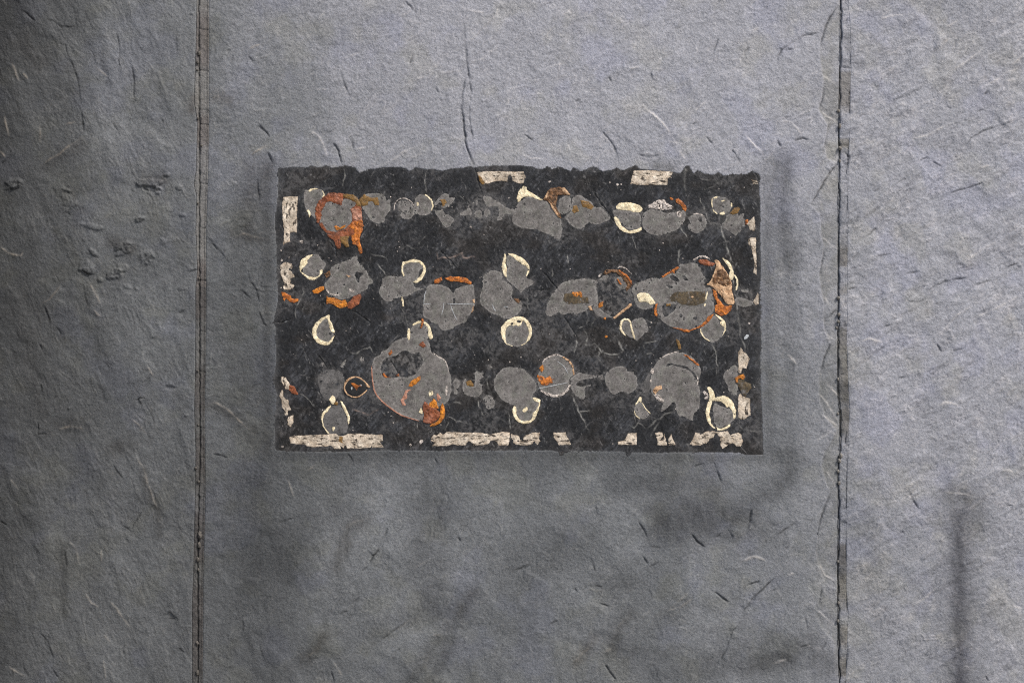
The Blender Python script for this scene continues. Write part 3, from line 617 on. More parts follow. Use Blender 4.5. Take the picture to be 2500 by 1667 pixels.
def joint_right(u, v, h, c):
    d1 = u - right_c(v) - 1.6 - 2.6 * (vnoise(v / 7, u * 0, 520) - .5) - 3.0 * (vnoise(v / 26, u * 0, 521) - .5)
    eg = sstep(0, 4, right_r(v) - u)
    h = h + eg * (-.5 + .7 * (fbm(u / 9, v / 16, 522, 3) - .5))
    d1 = d1 / (.35 + .9 * vnoise(v / 18, u * 0, 524))
    h = h - 6.0 * np.exp(-(d1 / 1.6) ** 2) * (.4 + .8 * vnoise(v / 8, u * 0, 523))
    br = sstep(.5, .7, vnoise(v / 40, u * 0, 525))[..., None]
    c = c * (1 - br * .35 * np.array([.8, .9, 1.1]))
    c = c * (1 - .85 * np.exp(-(d1 / 1.9) ** 2))[..., None]
    d2 = np.abs(u - right_r(v) + 1.5); m2 = np.exp(-(d2 / 1.5) ** 2) * sstep(.6, .85, vnoise(v / 40, u * 0, 526))
    h = h - 1.2 * m2; c = c * (1 - .35 * m2)[..., None]
    for vv in (3, 105, 165, 355, 438, 480, 552, 570, 650, 740, 795, 913, 975, 1078, 1275, 1360, 1525, 1625):
        m = np.exp(-((v - vv) / 1.2) ** 2) * (vnoise(u / 9, v * 0 + vv, 527) > .35)
        h = h - .9 * m; c = c * (1 - .28 * m)[..., None]
    return h, c
slab('joint_strip', lambda v: right_c(v) - .9, right_r, np.linspace(0, 1, 15), M['joint'], slate_wall, extra=joint_right, bl=.3, br=0, lab='narrow right joint with a black open crack')

def crumb(u, v, r, name='mortar_crumb', tone=(.16, .152, .14), squash=1.0, seed=0):
    q = random.Random(seed); vs = []; fs = []
    nl, ns = 5, 8
    h0 = float(R.sample(R.h, np.array([u]), np.array([v]))[0])
    for i in range(nl + 1):
        th = math.pi * i / nl
        for j in range(ns):
            ph = 2 * math.pi * j / ns; k2 = r * q.uniform(.75, 1.2)
            vs.append(W(u + k2 * math.sin(th) * math.cos(ph), v + k2 * squash * math.sin(th) * math.sin(ph), h0 + r * .15 + k2 * .8 * math.cos(th)))
    for i in range(nl):
        for j in range(ns):
            fs.append((i * ns + j, i * ns + (j + 1) % ns, (i + 1) * ns + (j + 1) % ns, (i + 1) * ns + j))
    return mesh_from(name, vs, fs, M['joint'], parent=slate_wall, colors=np.tile(np.array(tone, np.float32), (len(vs), 1)))
for i, (u, v, r, q) in enumerate([(486, 131, 4.5, 1.3), (483, 153, 4, 1.2), (482, 172, 3, 1), (484, 290, 3, 1.2), (492, 356, 3.2, 1), (484, 497, 3, 1), (487, 680, 3.4, 1.2), (484, 905, 3, 1), (485, 1037, 3, 1), (479, 1142, 3.4, 1.2), (486, 1175, 3, 1.4), (488, 1305, 6, 1.8), (487, 1330, 5, 1.7), (484, 1365, 4, 1.6), (485, 1390, 3, 1.4), (482, 1568, 4, 1.4), (483, 1640, 4.4, 1.6),
                              (2047, 271, 4.6, 1), (2050, 308, 3.6, 1.6), (2050, 363, 5.2, 1), (2050, 393, 3, 1.3), (2046, 727, 4.6, 1), (2047, 768, 4.4, 1), (2046, 785, 3.6, 1.2), (2043, 800, 3.4, 1.2), (2045, 925, 3.2, 1.4), (2046, 1010, 3, 1.4), (2052, 1112, 4.2, 1.5), (2049, 1124, 4, 1.5), (2046, 1150, 3.4, 1.5), (2048, 1178, 3.6, 1.4), (2046, 1370, 3, 1.2), (2047, 1470, 3, 1.5), (2046, 1515, 3.2, 1.5)]):
    crumb(u, v, r, squash=q, seed=i, tone=(.10, .092, .082) if u < 600 else (.20, .185, .165))

# ------------------------------------------------------------------ the bare dark patch where a sign has been taken off
B = Raster(655, 388, 1880, 1132, 1.8)
U2, V2 = B.U, B.V
B.h[:] = R.sample(7.0 * (fbm(U / 420, V / 420, 1, 3) - .5), U2, V2) + .55
def g2(ang, lc, ll, seed):
    a = math.radians(ang); l = U2 * math.cos(a) + V2 * math.sin(a); c = -U2 * math.sin(a) + V2 * math.cos(a)
    return fbm(l / ll, c / lc, seed, 4, .6)
n1 = g2(-35, 26, 90, 600); n2 = g2(75, 7, 40, 610)
B.h += -.15 + .9 * (terrace(n1, 6) - .5) + .6 * (n2 - .5) + .6 * (fbm(U2 / 8, V2 / 8, 620, 3) - .5)
cl2 = sstep(.46, .66, fbm(U2 / 38, V2 / 30, 652, 5, .6)) * sstep(.40, .62, g2(-50, 3.0, 16, 654))
tone = (.0185 + .028 * cl2) * (1 + .9 * (fbm(U2 / 60, V2 / 60, 630, 4) - .5)) * (1 + 1.3 * (g2(-60, 4, 26, 640) - .5)) * (1 + 1.0 * (g2(70, 3.5, 24, 642) - .5)) * (1 + .5 * (fbm(U2 / 5, V2 / 5, 645, 3) - .5))
sw = .6 * sstep(.5, .72, fbm(U2 / 70, V2 / 50, 650, 4))[..., None]
B.c[:] = tone[..., None] * ((1 - sw) * np.array([.97, 1.0, 1.10]) + sw * np.array([1.22, 1.05, .92]))
sp = .7 * sstep(.76, .86, fbm(U2 / 4.2, V2 / 6.5, 660, 2)) * sstep(.42, .6, fbm(U2 / 45, V2 / 60, 661, 3))
B.c += (sp * .13)[..., None] * np.array([1, .98, .95])
st = sstep(.70, .80, g2(82, 3.2, 26, 670)) * sstep(.48, .66, fbm(U2 / 60, V2 / 60, 671, 3))
B.c += (st * .04)[..., None]

def hair(pts, w=1.0, a=.6, tint=(.34, .33, .31), hh=.4, seed=0, brkn=True):
    win = B.window(pts, 9)
    if win is None: return
    uu, vv = B.U[win], B.V[win]
    wu = uu + 5.0 * (vnoise(uu / 12, vv / 12, 700 + seed) - .5) + 2 * (vnoise(uu / 4, vv / 4, 705) - .5); wv = vv + 5.0 * (vnoise(uu / 12, vv / 12, 710 + seed) - .5)
    d, s, t = polydist(wu, wv, pts)
    g = np.exp(-(d / w) ** 2) * np.clip(np.sin(np.pi * np.clip(t, .05, .95)) * 2, 0, 1)
    if brkn: g = g * (.25 + .75 * sstep(.3, .65, vnoise(uu / 8, vv / 8, 720 + seed)))
    B.h[win] += hh * g
    k3 = np.clip(a * g, 0, 1)[..., None]
    B.c[win] = B.c[win] * (1 - k3) + np.array(tint, np.float32) * k3

A1 = sheet(660, 390, 5.227); A2 = sheet(960, 390, 5.227); A3 = sheet(1260, 390, 5.227); A4 = sheet(1560, 390, 5.227)
B1 = sheet(660, 610, 5.227); B2 = sheet(900, 610, 5.227); B3 = sheet(1140, 610, 5.227); B4 = sheet(1320, 610, 5.227); B5 = sheet(1560, 610, 5.227)
C1 = sheet(660, 830, 5.227); C2 = sheet(900, 830, 5.227); C3 = sheet(1140, 830, 5.227); C4 = sheet(1320, 830, 5.227); C5 = sheet(1560, 830, 5.227)
VEINS = [(A4, [(755, 455), (790, 540), (820, 610), (860, 720), (890, 810)], 1.2, .7), (A4, [(1030, 690), (1020, 780), (1050, 880), (1110, 1060), (1170, 1260), (1200, 1400)], 1.7, .75),
 (B5, [(1200, 250), (1210, 390), (1230, 560), (1250, 760), (1275, 950), (1310, 1150), (1350, 1250), (1390, 1340)], 1.7, .7), (B5, [(935, 1180), (970, 1290), (995, 1440), (1010, 1560)], 1.3, .6),
 (B4, [(560, 1040), (590, 1130), (575, 1215), (650, 1225), (690, 1195), (740, 1240), (780, 1300), (860, 1330), (950, 1345), (1040, 1305)], 1.5, .8), (B4, [(750, 1290), (730, 1380), (770, 1440)], 1.4, .7),
 (B4, [(455, 1150), (465, 1220), (430, 1300)], 1.4, .8), (B4, [(600, 780), (605, 860), (590, 940)], 1.0, .6), (B4, [(455, 1020), (520, 980), (560, 965)], 1.0, .6), (B4, [(1000, 1160), (1030, 1260), (1060, 1290)], 1.6, .6), (B4, [(650, 980), (680, 900), (720, 860)], .9, .6),
 (C4, [(350, 650), (430, 760), (500, 930), (560, 1050), (620, 1190)], 1.6, .7), (A2, [(405, 170), (415, 260), (425, 420)], 1.4, .7), (B1, [(410, 480), (440, 540), (390, 600), (340, 710), (315, 800), (330, 870)], 1.1, .65),
 (A2, [(560, 1170), (580, 1270), (640, 1250), (740, 1250), (830, 1220), (870, 1190), (900, 1240), (960, 1250), (1030, 1240)], 1.5, .8), (B2, [(110, 170), (170, 250), (215, 320)], 1.2, .6), (B2, [(380, 680), (430, 760), (470, 850), (510, 960)], 1.1, .6),
 (C1, [(370, 690), (440, 720), (520, 790), (560, 860)], 1.0, .5), (C1, [(1050, 880), (1150, 920), (1250, 950), (1310, 920), (1370, 880)], 1.5, .65), (A4, [(500, 1330), (505, 1200), (515, 1140)], 1.1, .7), (C3, [(130, 740), (160, 860), (215, 980)], 1.3, .7),
 (C3, [(540, 920), (550, 1030), (555, 1135)], .9, .8), (A1, [(945, 90), (950, 200), (925, 350)], 1.0, .7), (A4, [(600, 80), (590, 200), (570, 300), (600, 390)], 2.6, .6), (A4, [(970, 250), (1000, 280), (1025, 325)], 1.3, .8), (A4, [(780, 245), (850, 260), (910, 265)], 1.0, .5),
 (A4, [(520, 850), (570, 920), (610, 1000)], 1.5, .7), (A4, [(900, 820), (990, 815), (1040, 850)], 1.2, .7), (C3, [(280, 450), (250, 500), (280, 620)], 1.4, .7), (A2, [(150, 1100), (250, 1130), (350, 1120)], 1.2, .4), (A2, [(300, 1100), (380, 1030), (440, 950)], 1.0, .35),
 (C1, [(1010, 150), (1100, 175), (1200, 120), (1260, 90), (1320, 190)], 1.1, .55), (A1, [(1280, 1210), (1360, 1220), (1480, 1250)], 1.0, .6), (A1, [(1360, 1320), (1420, 1400), (1470, 1470)], 1.2, .65), (C5, [(850, 400), (990, 345), (1000, 470)], 1.0, .5), (C5, [(130, 1120), (200, 1050), (330, 950), (440, 910)], 1.6, .45),
 (C5, [(150, 1240), (200, 1120), (280, 1010)], 1.2, .4), (C5, [(1280, 1080), (1350, 1140), (1550, 1170)], 1.4, .6), (C4, [(1130, 1080), (1190, 1120), (1250, 1060), (1340, 1140)], 1.2, .45), (C2, [(990, 960), (1100, 1020), (1160, 1050), (1300, 1060)], 1.1, .6), (C2, [(960, 1170), (1010, 1040)], 1.0, .55),
 (C2, [(985, 825), (1120, 800), (1200, 815)], 1.2, .45), (C2, [(610, 1050), (625, 1130)], .9, .7), (B3, [(770, 560), (780, 700), (775, 860)], 1.2, .5), (B3, [(1290, 60), (1285, 180)], 1.0, .7), (B3, [(1080, 230), (1105, 350)], 1.0, .6), (A3, [(650, 1210), (660, 1320)], 1.0, .7), (A2, [(850, 460), (910, 530)], 1.0, .5),
 (B5, [(60, 1200), (240, 1170)], .9, .5), (B5, [(65, 1190), (75, 1310)], .9, .5), (B5, [(80, 1340), (180, 1320)], .9, .5), (C3, [(1430, 910), (1568, 905)], .9, .5), (A3, [(1470, 940), (1520, 1100), (1560, 1150)], .9, .5), (C4, [(500, 910), (620, 905)], .9, .5)]
for i, (S, p, w, a) in enumerate(VEINS):
    t3 = (.40, .30, .25) if i in (14, 18) else (.36, .35, .32)
    hair(S(p), w * .95, a, t3, .5, i)
for S, p in [(B3, [(1240, 830), (1310, 960), (1400, 1090)]), (B3, [(960, 270), (1070, 390), (1160, 510)]), (A3, [(970, 370), (1080, 540), (1210, 730), (1290, 830)]), (A2, [(1000, 0), (1040, 100), (1090, 280), (1130, 440)]), (A2, [(590, 1150), (700, 1280), (790, 1360)]), (C2, [(270, 240), (340, 340), (430, 540)]), (A1, [(770, 1050), (830, 1180), (850, 1290)]), (B1, [(1020, 760), (1150, 830), (1300, 950)]), (B1, [(70, 940), (150, 930), (250, 905)]), (C1, [(620, 200), (690, 280), (745, 370)]), (B3, [(920, 540), (980, 510), (1080, 490)]), (A4, [(830, 400), (880, 355), (940, 335)]), (C1, [(560, 1420), (800, 1415)]), (A4, [(1460, 140), (1500, 220), (1530, 300)])]:
    hair(p if S is None else S(p), 1.5, .9, (.008, .008, .008), -2.2, 3, False)
    q = S(p); hair([(a + 2.4, b - 1.2) for a, b in q], .8, .35, (.3, .29, .27), .3, 9)
for i in range(900):
    u = rr.uniform(675, 1855); v = rr.uniform(412, 1098); a = math.radians(rr.choice([rr.gauss(-35, 24), rr.gauss(75, 14), rr.uniform(0, 180)])); L = rr.choice([rr.uniform(3, 8), rr.uniform(6, 18), rr.uniform(10, 46)]); b = rr.uniform(-.2, .2) * L
    c, s = math.cos(a), math.sin(a)
    hair([(u - c * L / 2, v - s * L / 2), (u - s * b, v + c * b), (u + c * L / 2, v + s * L / 2)], rr.uniform(.5, .75), rr.uniform(.08, .6), (.27, .26, .25), .25, i)
du_ = sstep(.46, .68, fbm(U2 / 85, V2 / 70, 740, 4)) * sstep(.40, .64, fbm(U2 / 7, V2 / 7, 745, 4, .65)); a_ = (.66 * du_)[..., None]
B.c[:] = B.c * (1 - a_) + np.array([.092, .089, .088], np.float32) * a_
# overspray of grey paint creeping in over the rim of the patch
pd2 = patch_depth(U2, V2)
er = np.maximum(right_e(V2) - U2, 0); el = np.maximum(U2 - left_e(V2), 0); eb = np.maximum(bot_e(U2) - V2, 0); et = np.maximum(V2 - top_e(U2), 0)
ov = np.maximum.reduce([.38 * np.exp(-er / 7), .5 * np.exp(-el / 6), .15 * np.exp(-eb / 5), .2 * np.exp(-et / 4)]) * (.5 + fbm(U2 / 14, V2 / 14, 730, 3))
ov = np.clip(ov, 0, .9)[..., None]
B.c[:] = B.c * (1 - ov) + np.array([.085, .086, .088]) * ov
B.h[pd2 < -4] -= 3.0
# ------------------------------------------------------------------ glue spots and tape scraps stuck on the patch
def chaikin(p, n):
    for _ in range(n):
        q = []
        for i in range(len(p)):
            a, b = p[i], p[(i + 1) % len(p)]
            q.append((a[0] * .78 + b[0] * .22, a[1] * .78 + b[1] * .22)); q.append((a[0] * .22 + b[0] * .78, a[1] * .22 + b[1] * .78))
        p = q
    return p

def resample(p, step):
    out = []
    for i in range(len(p)):
        a, b = p[i], p[(i + 1) % len(p)]
        L = math.hypot(b[0] - a[0], b[1] - a[1]); n = max(1, int(round(L / step)))
        for k2 in range(n): out.append((a[0] + (b[0] - a[0]) * k2 / n, a[1] + (b[1] - a[1]) * k2 / n))
    return out

def inside_poly(x, y, poly):
    c = np.zeros(x.shape, bool); px = np.array([p[0] for p in poly]); py = np.array([p[1] for p in poly]); j = len(poly) - 1
    for i in range(len(poly)):
        m = ((py[i] > y) != (py[j] > y)) & (x < (px[j] - px[i]) * (y - py[i]) / ((py[j] - py[i]) or 1e-9) + px[i])
        c ^= m; j = i
    return c

GHOST = []
SH = random.Random(9)
def skin(name, mat, polys, holes=(), thick=.8, jit=.9, chips=0, chip=(1.2, 3.0), smooth=1, lift=0.0, wrinkle=.5, step=None, grain=7.0, parent=None, origin=None, curl=0.0):
    """one thin piece (or a few shreds) with real thickness lying on the patch; polys in wall mm"""
    VV = []; FF = []; RM = []; base = 0
    for poly in polys:
        area = abs(sum(poly[i][0] * poly[(i + 1) % len(poly)][1] - poly[(i + 1) % len(poly)][0] * poly[i][1] for i in range(len(poly)))) / 2
        st = step or (2.6 if area < 2500 else 3.6)
        def ragged(p, sm, j):
            p = resample(chaikin(list(p), sm), min(1.7, max(.8, math.sqrt(area) / 10)))
            a = np.array(p, np.float32); s = a + 0
            a[:, 0] += j * 2.6 * (fbm(s[:, 0] / 5, s[:, 1] / 5, 800, 3, .6) - .5); a[:, 1] += j * 2.6 * (fbm(s[:, 0] / 5, s[:, 1] / 5, 820, 3, .6) - .5)
            return [tuple(q) for q in a]
        out = ragged(poly, smooth, jit)
        hl = [ragged(q, 1, jit) for q in holes]
        xs = [p[0] for p in out]; ys = [p[1] for p in out]
        for _ in range(chips):
            for _try in range(12):
                cx, cy = SH.uniform(min(xs), max(xs)), SH.uniform(min(ys), max(ys))
                if inside_poly(np.array([cx]), np.array([cy]), out)[0]: break
            if SH.random() < .6: cx, cy = out[SH.randrange(len(out))]
            r = SH.uniform(*chip) * (1.7 if SH.random() < .14 else 1); an = SH.uniform(0, 3.14); el = SH.uniform(.35, 1)
            hl.append([(cx + r * SH.uniform(.6, 1.2) * (math.cos(t) * math.cos(an) - el * math.sin(t) * math.sin(an)), cy + r * SH.uniform(.6, 1.2) * (math.cos(t) * math.sin(an) + el * math.sin(t) * math.cos(an))) for t in [i * 2 * math.pi / 9 for i in range(9)]])
        gx, gy = np.meshgrid(np.arange(min(xs), max(xs), st), np.arange(min(ys), max(ys), st))
        gx = gx.ravel() + np.array([SH.uniform(-.35, .35) * st for _ in range(gx.size)]); gy = gy.ravel() + np.array([SH.uniform(-.35, .35) * st for _ in range(gy.size)])
        ok = inside_poly(gx, gy, out)
        for q in hl: ok &= ~inside_poly(gx, gy, q)
        bx = np.array(xs + [p[0] for q in hl for p in q]); by = np.array(ys + [p[1] for q in hl for p in q])
        gx, gy = gx[ok], gy[ok]
        if len(gx):
            ok = np.min(np.hypot(gx[:, None] - bx[None], gy[:, None] - by[None]), 1) > st * .35
            gx, gy = gx[ok], gy[ok]
        pts = [Vector((float(a), float(b))) for a, b in zip(np.concatenate([bx, gx]), np.concatenate([by, gy]))]
        ed = []; o = 0
        for loop in [out] + hl:
            n = len(loop); ed += [(o + i, o + (i + 1) % n) for i in range(n)]; o += n
        r = delaunay_2d_cdt(pts, ed, [], 0, 1e-4)
        v2 = np.array([(p.x, p.y) for p in r[0]]); f2 = np.array([f for f in r[2] if len(f) == 3], int)
        if len(f2) == 0: continue
        ce = v2[f2].mean(1)
        ok = inside_poly(ce[:, 0], ce[:, 1], out)
        for q in hl: ok &= ~inside_poly(ce[:, 0], ce[:, 1], q)
        f2 = f2[ok]
        # make every triangle face the camera
        e1 = v2[f2[:, 1]] - v2[f2[:, 0]]; e2 = v2[f2[:, 2]] - v2[f2[:, 0]]
        flip = (e1[:, 0] * e2[:, 1] - e1[:, 1] * e2[:, 0]) > 0
        f2[flip] = f2[flip][:, [0, 2, 1]]
        us = np.unique(f2); rm = -np.ones(len(v2), int); rm[us] = np.arange(len(us)); v2 = v2[us]; f2 = rm[f2]
        cnt = {}
        for t in f2:
            for a, b in ((t[0], t[1]), (t[1], t[2]), (t[2], t[0])): cnt[(a, b)] = 1
        rim = [(a, b) for (a, b) in cnt if (b, a) not in cnt]
        rv = sorted({a for e in rim for a in e}); ri = {a: i for i, a in enumerate(rv)}
        d = np.min(np.hypot(v2[:, None, 0] - v2[rv][None, :, 0], v2[:, None, 1] - v2[rv][None, :, 1]), 1)
        g = B.sample(B.h, v2[:, 0], v2[:, 1]) - .35
        top = g + lift + thick * (.45 + .55 * (1 - np.exp(-d / 1.8))) + wrinkle * (fbm(v2[:, 0] / grain, v2[:, 1] / grain, 840, 3) - .5) + curl * np.exp(-d / 3) * sstep(.5, .8, vnoise(v2[:, 0] / 18, v2[:, 1] / 18, 850))
        bot = g[rv] - 1.2
        n = len(v2)
        RM.append(np.concatenate([np.exp(-d / 2.6), np.ones(2 * len(rv))]))
        VV.append(np.concatenate([np.stack(W(v2[:, 0], v2[:, 1], top), -1), np.stack(W(v2[rv, 0], v2[rv, 1], bot), -1), np.stack(W(v2[rv, 0], v2[rv, 1], top[rv]), -1)]))
        FF.append(f2 + base)
        sk = []
        for a, b in rim:
            k0 = n + len(rv); sk.append((k0 + ri[b], k0 + ri[a], n + ri[a])); sk.append((k0 + ri[b], n + ri[a], n + ri[b]))
        FF.append(np.array(sk, int) + base)
        base += n + 2 * len(rv)
    V3 = np.concatenate(VV); F3 = np.concatenate(FF)
    if origin is None and parent is None:
        m = V3.mean(0); origin = (float(m[0]), 0.0, float(m[2]))
    rm1 = np.concatenate(RM)
    return mesh_from(name, V3, F3, mat, origin=origin, parent=parent, smooth=True, colors=np.stack([rm1] * 3, -1), attr='rim')

GLUE = 'old glue spots left on the dark bare patch'
TAPE = 'torn tan tape scraps round the rim of the dark patch'
COUNT = {}
def spot(text, parts, name='glue_spot', cat='glue spot', group=GLUE):
    """parts: (part name, material, sheet, polys, options); each shred becomes an object of its own"""
    bits = [(pn, mat, S, poly, op) for pn, mat, S, polys, op in parts for poly in polys]
    if len(bits) == 1:
        pn, mat, S, poly, op = bits[0]
        op = dict(op); op['holes'] = [S(h2) for h2 in op.get('holes', ())]
        if pn == 'grey_film': GHOST.append((S(poly), .5, 7))
        o = skin(name, M[mat], [S(poly)], **op)
    else:
        allp = [q for b in bits for q in b[2](b[3])]
        cu = sum(q[0] for q in allp) / len(allp); cv = sum(q[1] for q in allp) / len(allp)
        org = W(cu, cv, 0.0)
        o = empty(name, org); main = {}
        for pn, mat, S, poly, op in bits:
            op = dict(op); hs = [S(h2) for h2 in op.get('holes', ())]; P = S(poly)
            op['holes'] = [h2 for h2 in hs if inside_poly(np.array([sum(a for a, b in h2) / len(h2)]), np.array([sum(b for a, b in h2) / len(h2)]), P)[0]]
            area = abs(sum(P[i][0] * P[(i + 1) % len(P)][1] - P[(i + 1) % len(P)][0] * P[i][1] for i in range(len(P)))) / 2
            if len([b for b in bits if b[4] is not None and b[0] == pn]) > 1 and area < 900: op['chips'] = min(op.get('chips', 0), 2 if area > 250 else 0)
            if pn == 'grey_film': GHOST.append((P, .5, 7))
            skin(pn, M[mat], [P], origin=org, parent=o, **op)
    label(o, text, cat, group)
    return o
F = lambda S, polys, chips=4, mat='film', **k: ('grey_film', mat, S, polys, dict(dict(thick=.35, jit=1.15, chips=int(chips * 2.2) + 9, chip=(.7, 2.8), wrinkle=.3, smooth=1), **k))
CR = lambda S, polys, chips=2, **k: ('cream_rim', 'cream', S, polys, dict(dict(thick=.9, jit=1.15, chips=chips + 4, chip=(.6, 1.5), lift=.25, wrinkle=.8, step=2.0, grain=4), **k))
OR = lambda S, polys, mat='orange', nm='orange_glue', **k: (nm, mat, S, polys, dict(dict(thick=1.1, jit=1.15, lift=.3, wrinkle=1.7, step=1.9, grain=4.5, smooth=0), **k))
def strip(pts, w):
    l = []; r = []
    for i, (x, y) in enumerate(pts):
        a = pts[max(0, i - 1)]; b = pts[min(len(pts) - 1, i + 1)]
        dx, dy = b[0] - a[0], b[1] - a[1]; n = math.hypot(dx, dy) or 1
        k2 = w * (.45 + .55 * math.sin(math.pi * (i + .5) / len(pts))) / 2
        l.append((x - dy / n * k2, y + dx / n * k2)); r.append((x + dy / n * k2, y - dx / n * k2))
    return l + r[::-1]
def oval(cx, cy, rx, ry, n=14, rot=0):
    a = math.radians(rot)
    return [(cx + rx * math.cos(t) * math.cos(a) - ry * math.sin(t) * math.sin(a), cy + rx * math.cos(t) * math.sin(a) + ry * math.sin(t) * math.cos(a)) for t in [i * 2 * math.pi / n for i in range(n)]]
def tape(text, S, polys, way='flat', extra=(), **k):
    op = dict(dict(thick=.8, jit=1.05, smooth=0, wrinkle=1.1, step=2.2, grain=4.5, chips=2, chip=(.6, 1.6)), **k)
    return spot(text, [('tape_layer', 'tape_' + way, S, polys, op)] + list(extra), 'tape_scrap', 'tape scrap', TAPE)

# --- tape scraps
tape('tall tan tape strip at upper left of the patch, torn narrow at its foot', A1, [[(170, 478), (255, 472), (352, 470), (350, 560), (340, 700), (345, 800), (335, 935), (290, 915), (248, 945), (255, 1050), (195, 1065), (165, 1090), (175, 1020), (178, 900), (160, 750), (152, 650), (152, 560)]], 'up', chips=6)
tape('tan tape strip on the top edge with an amber corner and one small notch', A2, [[(1060, 165), (1180, 150), (1568, 155), (1660, 152), (1690, 215), (1665, 300), (1590, 305), (1545, 285), (1520, 270), (1518, 215), (1490, 190), (1462, 215), (1455, 285), (1380, 270), (1310, 275), (1240, 295), (1165, 318), (1120, 290), (1085, 210)]], 'flat',
     [OR(A2, [[(1085, 200), (1112, 205), (1170, 295), (1140, 322), (1105, 285)]], 'amber', 'amber_glue', step=None)])
tape('broad tan tape strip on the top edge, slanted left end, right of the notched one', A4, [[(-68, 140), (100, 138), (300, 142), (435, 160), (400, 220), (365, 240), (360, 325), (200, 322), (100, 325), (-50, 320), (-80, 300), (-113, 315), (-100, 260)]])
tape('tiny pale tape scrap in the top right corner of the patch', A4, [[(1430, 255), (1500, 262), (1520, 310), (1450, 315), (1455, 290)]], chips=0)
tape('triangular tan tape scrap with an orange tip on the upper right edge', A4, [[(1380, 800), (1470, 725), (1482, 800), (1478, 915), (1415, 890), (1400, 840), (1375, 825)]], 'up', [OR(A4, [[(1355, 770), (1395, 760), (1388, 810), (1360, 830)]], 'orange', 'orange_glue')])
tape('long thin tan tape sliver running down the right edge of the patch', A4, [[(1400, 1010), (1440, 990), (1490, 1000), (1495, 1060), (1490, 1160), (1500, 1250), (1500, 1470), (1460, 1440), (1475, 1360), (1470, 1280), (1450, 1200), (1435, 1110), (1400, 1085), (1395, 1040)]], 'up')
tape('small teardrop tape scrap on the right edge below the long sliver', B5, [[(1520, 545), (1530, 620), (1525, 690), (1490, 705), (1460, 660), (1490, 600)]], 'up', chips=1)
tape('crumpled pale tape scrap on the left edge just above an orange flake', B1, [[(130, 200), (190, 155), (280, 180), (285, 240), (240, 250), (305, 310), (310, 350), (255, 365), (260, 430), (310, 455), (270, 510), (180, 510), (165, 470), (185, 430), (150, 350), (130, 300)]], 'up', wrinkle=2.6, grain=7)
spot('orange flake on the left edge under the crumpled pale tape', [OR(B1, [[(145, 535), (180, 540), (260, 580), (270, 620), (360, 625), (355, 660), (290, 680), (235, 650), (200, 615), (180, 655), (150, 590)]], 'orange', 'orange_glue')], 'glue_flake', 'glue flake')
tape('slanting tape scrap at lower left with an orange-red lower half', C1, [[(140, 465), (190, 470), (250, 560), (262, 590), (250, 635), (190, 620), (150, 540)]], 'up', [OR(C1, [[(245, 570), (310, 590), (357, 690), (340, 700), (285, 685), (240, 635)]], 'rust', 'red_glue')], chips=1)
tape('narrow grey-tan tape scrap on the lower left edge under the orange-tailed one', C1, [[(150, 630), (165, 645), (165, 710), (195, 755), (230, 770), (245, 850), (268, 890), (225, 900), (220, 960), (185, 955), (180, 900), (155, 860), (145, 780), (120, 720), (128, 670)]], 'up')
tape('small leaf-shaped tape scrap low on the left edge, above the bottom left strip', C1, [[(270, 965), (295, 955), (295, 1050), (265, 1105), (220, 1090), (225, 1040), (217, 1010), (230, 985)]], 'up')
tape('long tan tape strip along the bottom left edge below the cream lollipop spot', C1, [[(245, 1235), (300, 1220), (700, 1205), (830, 1190), (870, 1215), (930, 1225), (990, 1195), (1150, 1190), (1200, 1200), (1420, 1205), (1440, 1215), (1435, 1300), (1385, 1285), (1400, 1305), (1445, 1365), (1300, 1370), (1290, 1345), (1278, 1370), (1085, 1382), (1078, 1355), (1070, 1382), (980, 1380), (970, 1345), (945, 1345), (935, 1380), (900, 1350), (885, 1345), (900, 1385), (820, 1385), (780, 1345), (700, 1355), (560, 1365), (470, 1355), (450, 1330), (350, 1325), (265, 1320), (245, 1260)]], 'flat',
     [OR(C1, [[(880, 1225), (930, 1235), (925, 1290), (935, 1320), (905, 1310), (870, 1290)]], 'amber', 'amber_glue')])
tape('longest tan tape strip along the middle of the bottom edge', C2, [[(795, 1255), (830, 1205), (870, 1215), (915, 1180), (950, 1205), (1000, 1170), (1200, 1180), (1440, 1180), (1530, 1205), (1600, 1195), (1704, 1168), (1799, 1180), (1800, 1260), (1780, 1340), (1660, 1340), (1640, 1300), (1590, 1275), (1550, 1290), (1530, 1325), (1420, 1340), (1340, 1345), (1310, 1300), (1275, 1280), (1230, 1340), (1150, 1345), (1080, 1325), (1010, 1350), (810, 1350), (850, 1310), (800, 1290)]])
tape('holed tan tape piece with a deep top notch, right end of the longest strip', C3, [[(560, 1190), (600, 1210), (665, 1220), (675, 1270), (715, 1280), (730, 1220), (800, 1200), (835, 1180), (935, 1180), (915, 1250), (935, 1290), (905, 1335), (875, 1320), (865, 1290), (840, 1300), (835, 1330), (740, 1340), (620, 1330), (590, 1310), (590, 1270), (562, 1250)]], holes=[oval(655, 1288, 14, 10), oval(770, 1278, 8, 9)])
tape('tilted four-sided pale tape scrap on the bottom edge, standing alone', C3, [[(1100, 1180), (1260, 1175), (1275, 1240), (1300, 1260), (1330, 1335), (1175, 1338), (1140, 1280), (1105, 1240)]])
tape('wedge-shaped pale tape scrap with an upright right side on the bottom edge', C4, [[(985, 1295), (1050, 1285), (1090, 1250), (1110, 1190), (1225, 1185), (1225, 1335), (985, 1335)]])
tape('notched pale tape scrap on the bottom edge beside a small spike-shaped one', C5, [[(205, 1185), (255, 1175), (300, 1180), (310, 1230), (275, 1265), (322, 1265), (325, 1190), (350, 1290), (355, 1340), (235, 1340), (235, 1270)]])
tape('small spike-shaped tan tape scrap on the bottom edge', C5, [[(410, 1195), (425, 1250), (470, 1335), (380, 1340), (375, 1270)]])
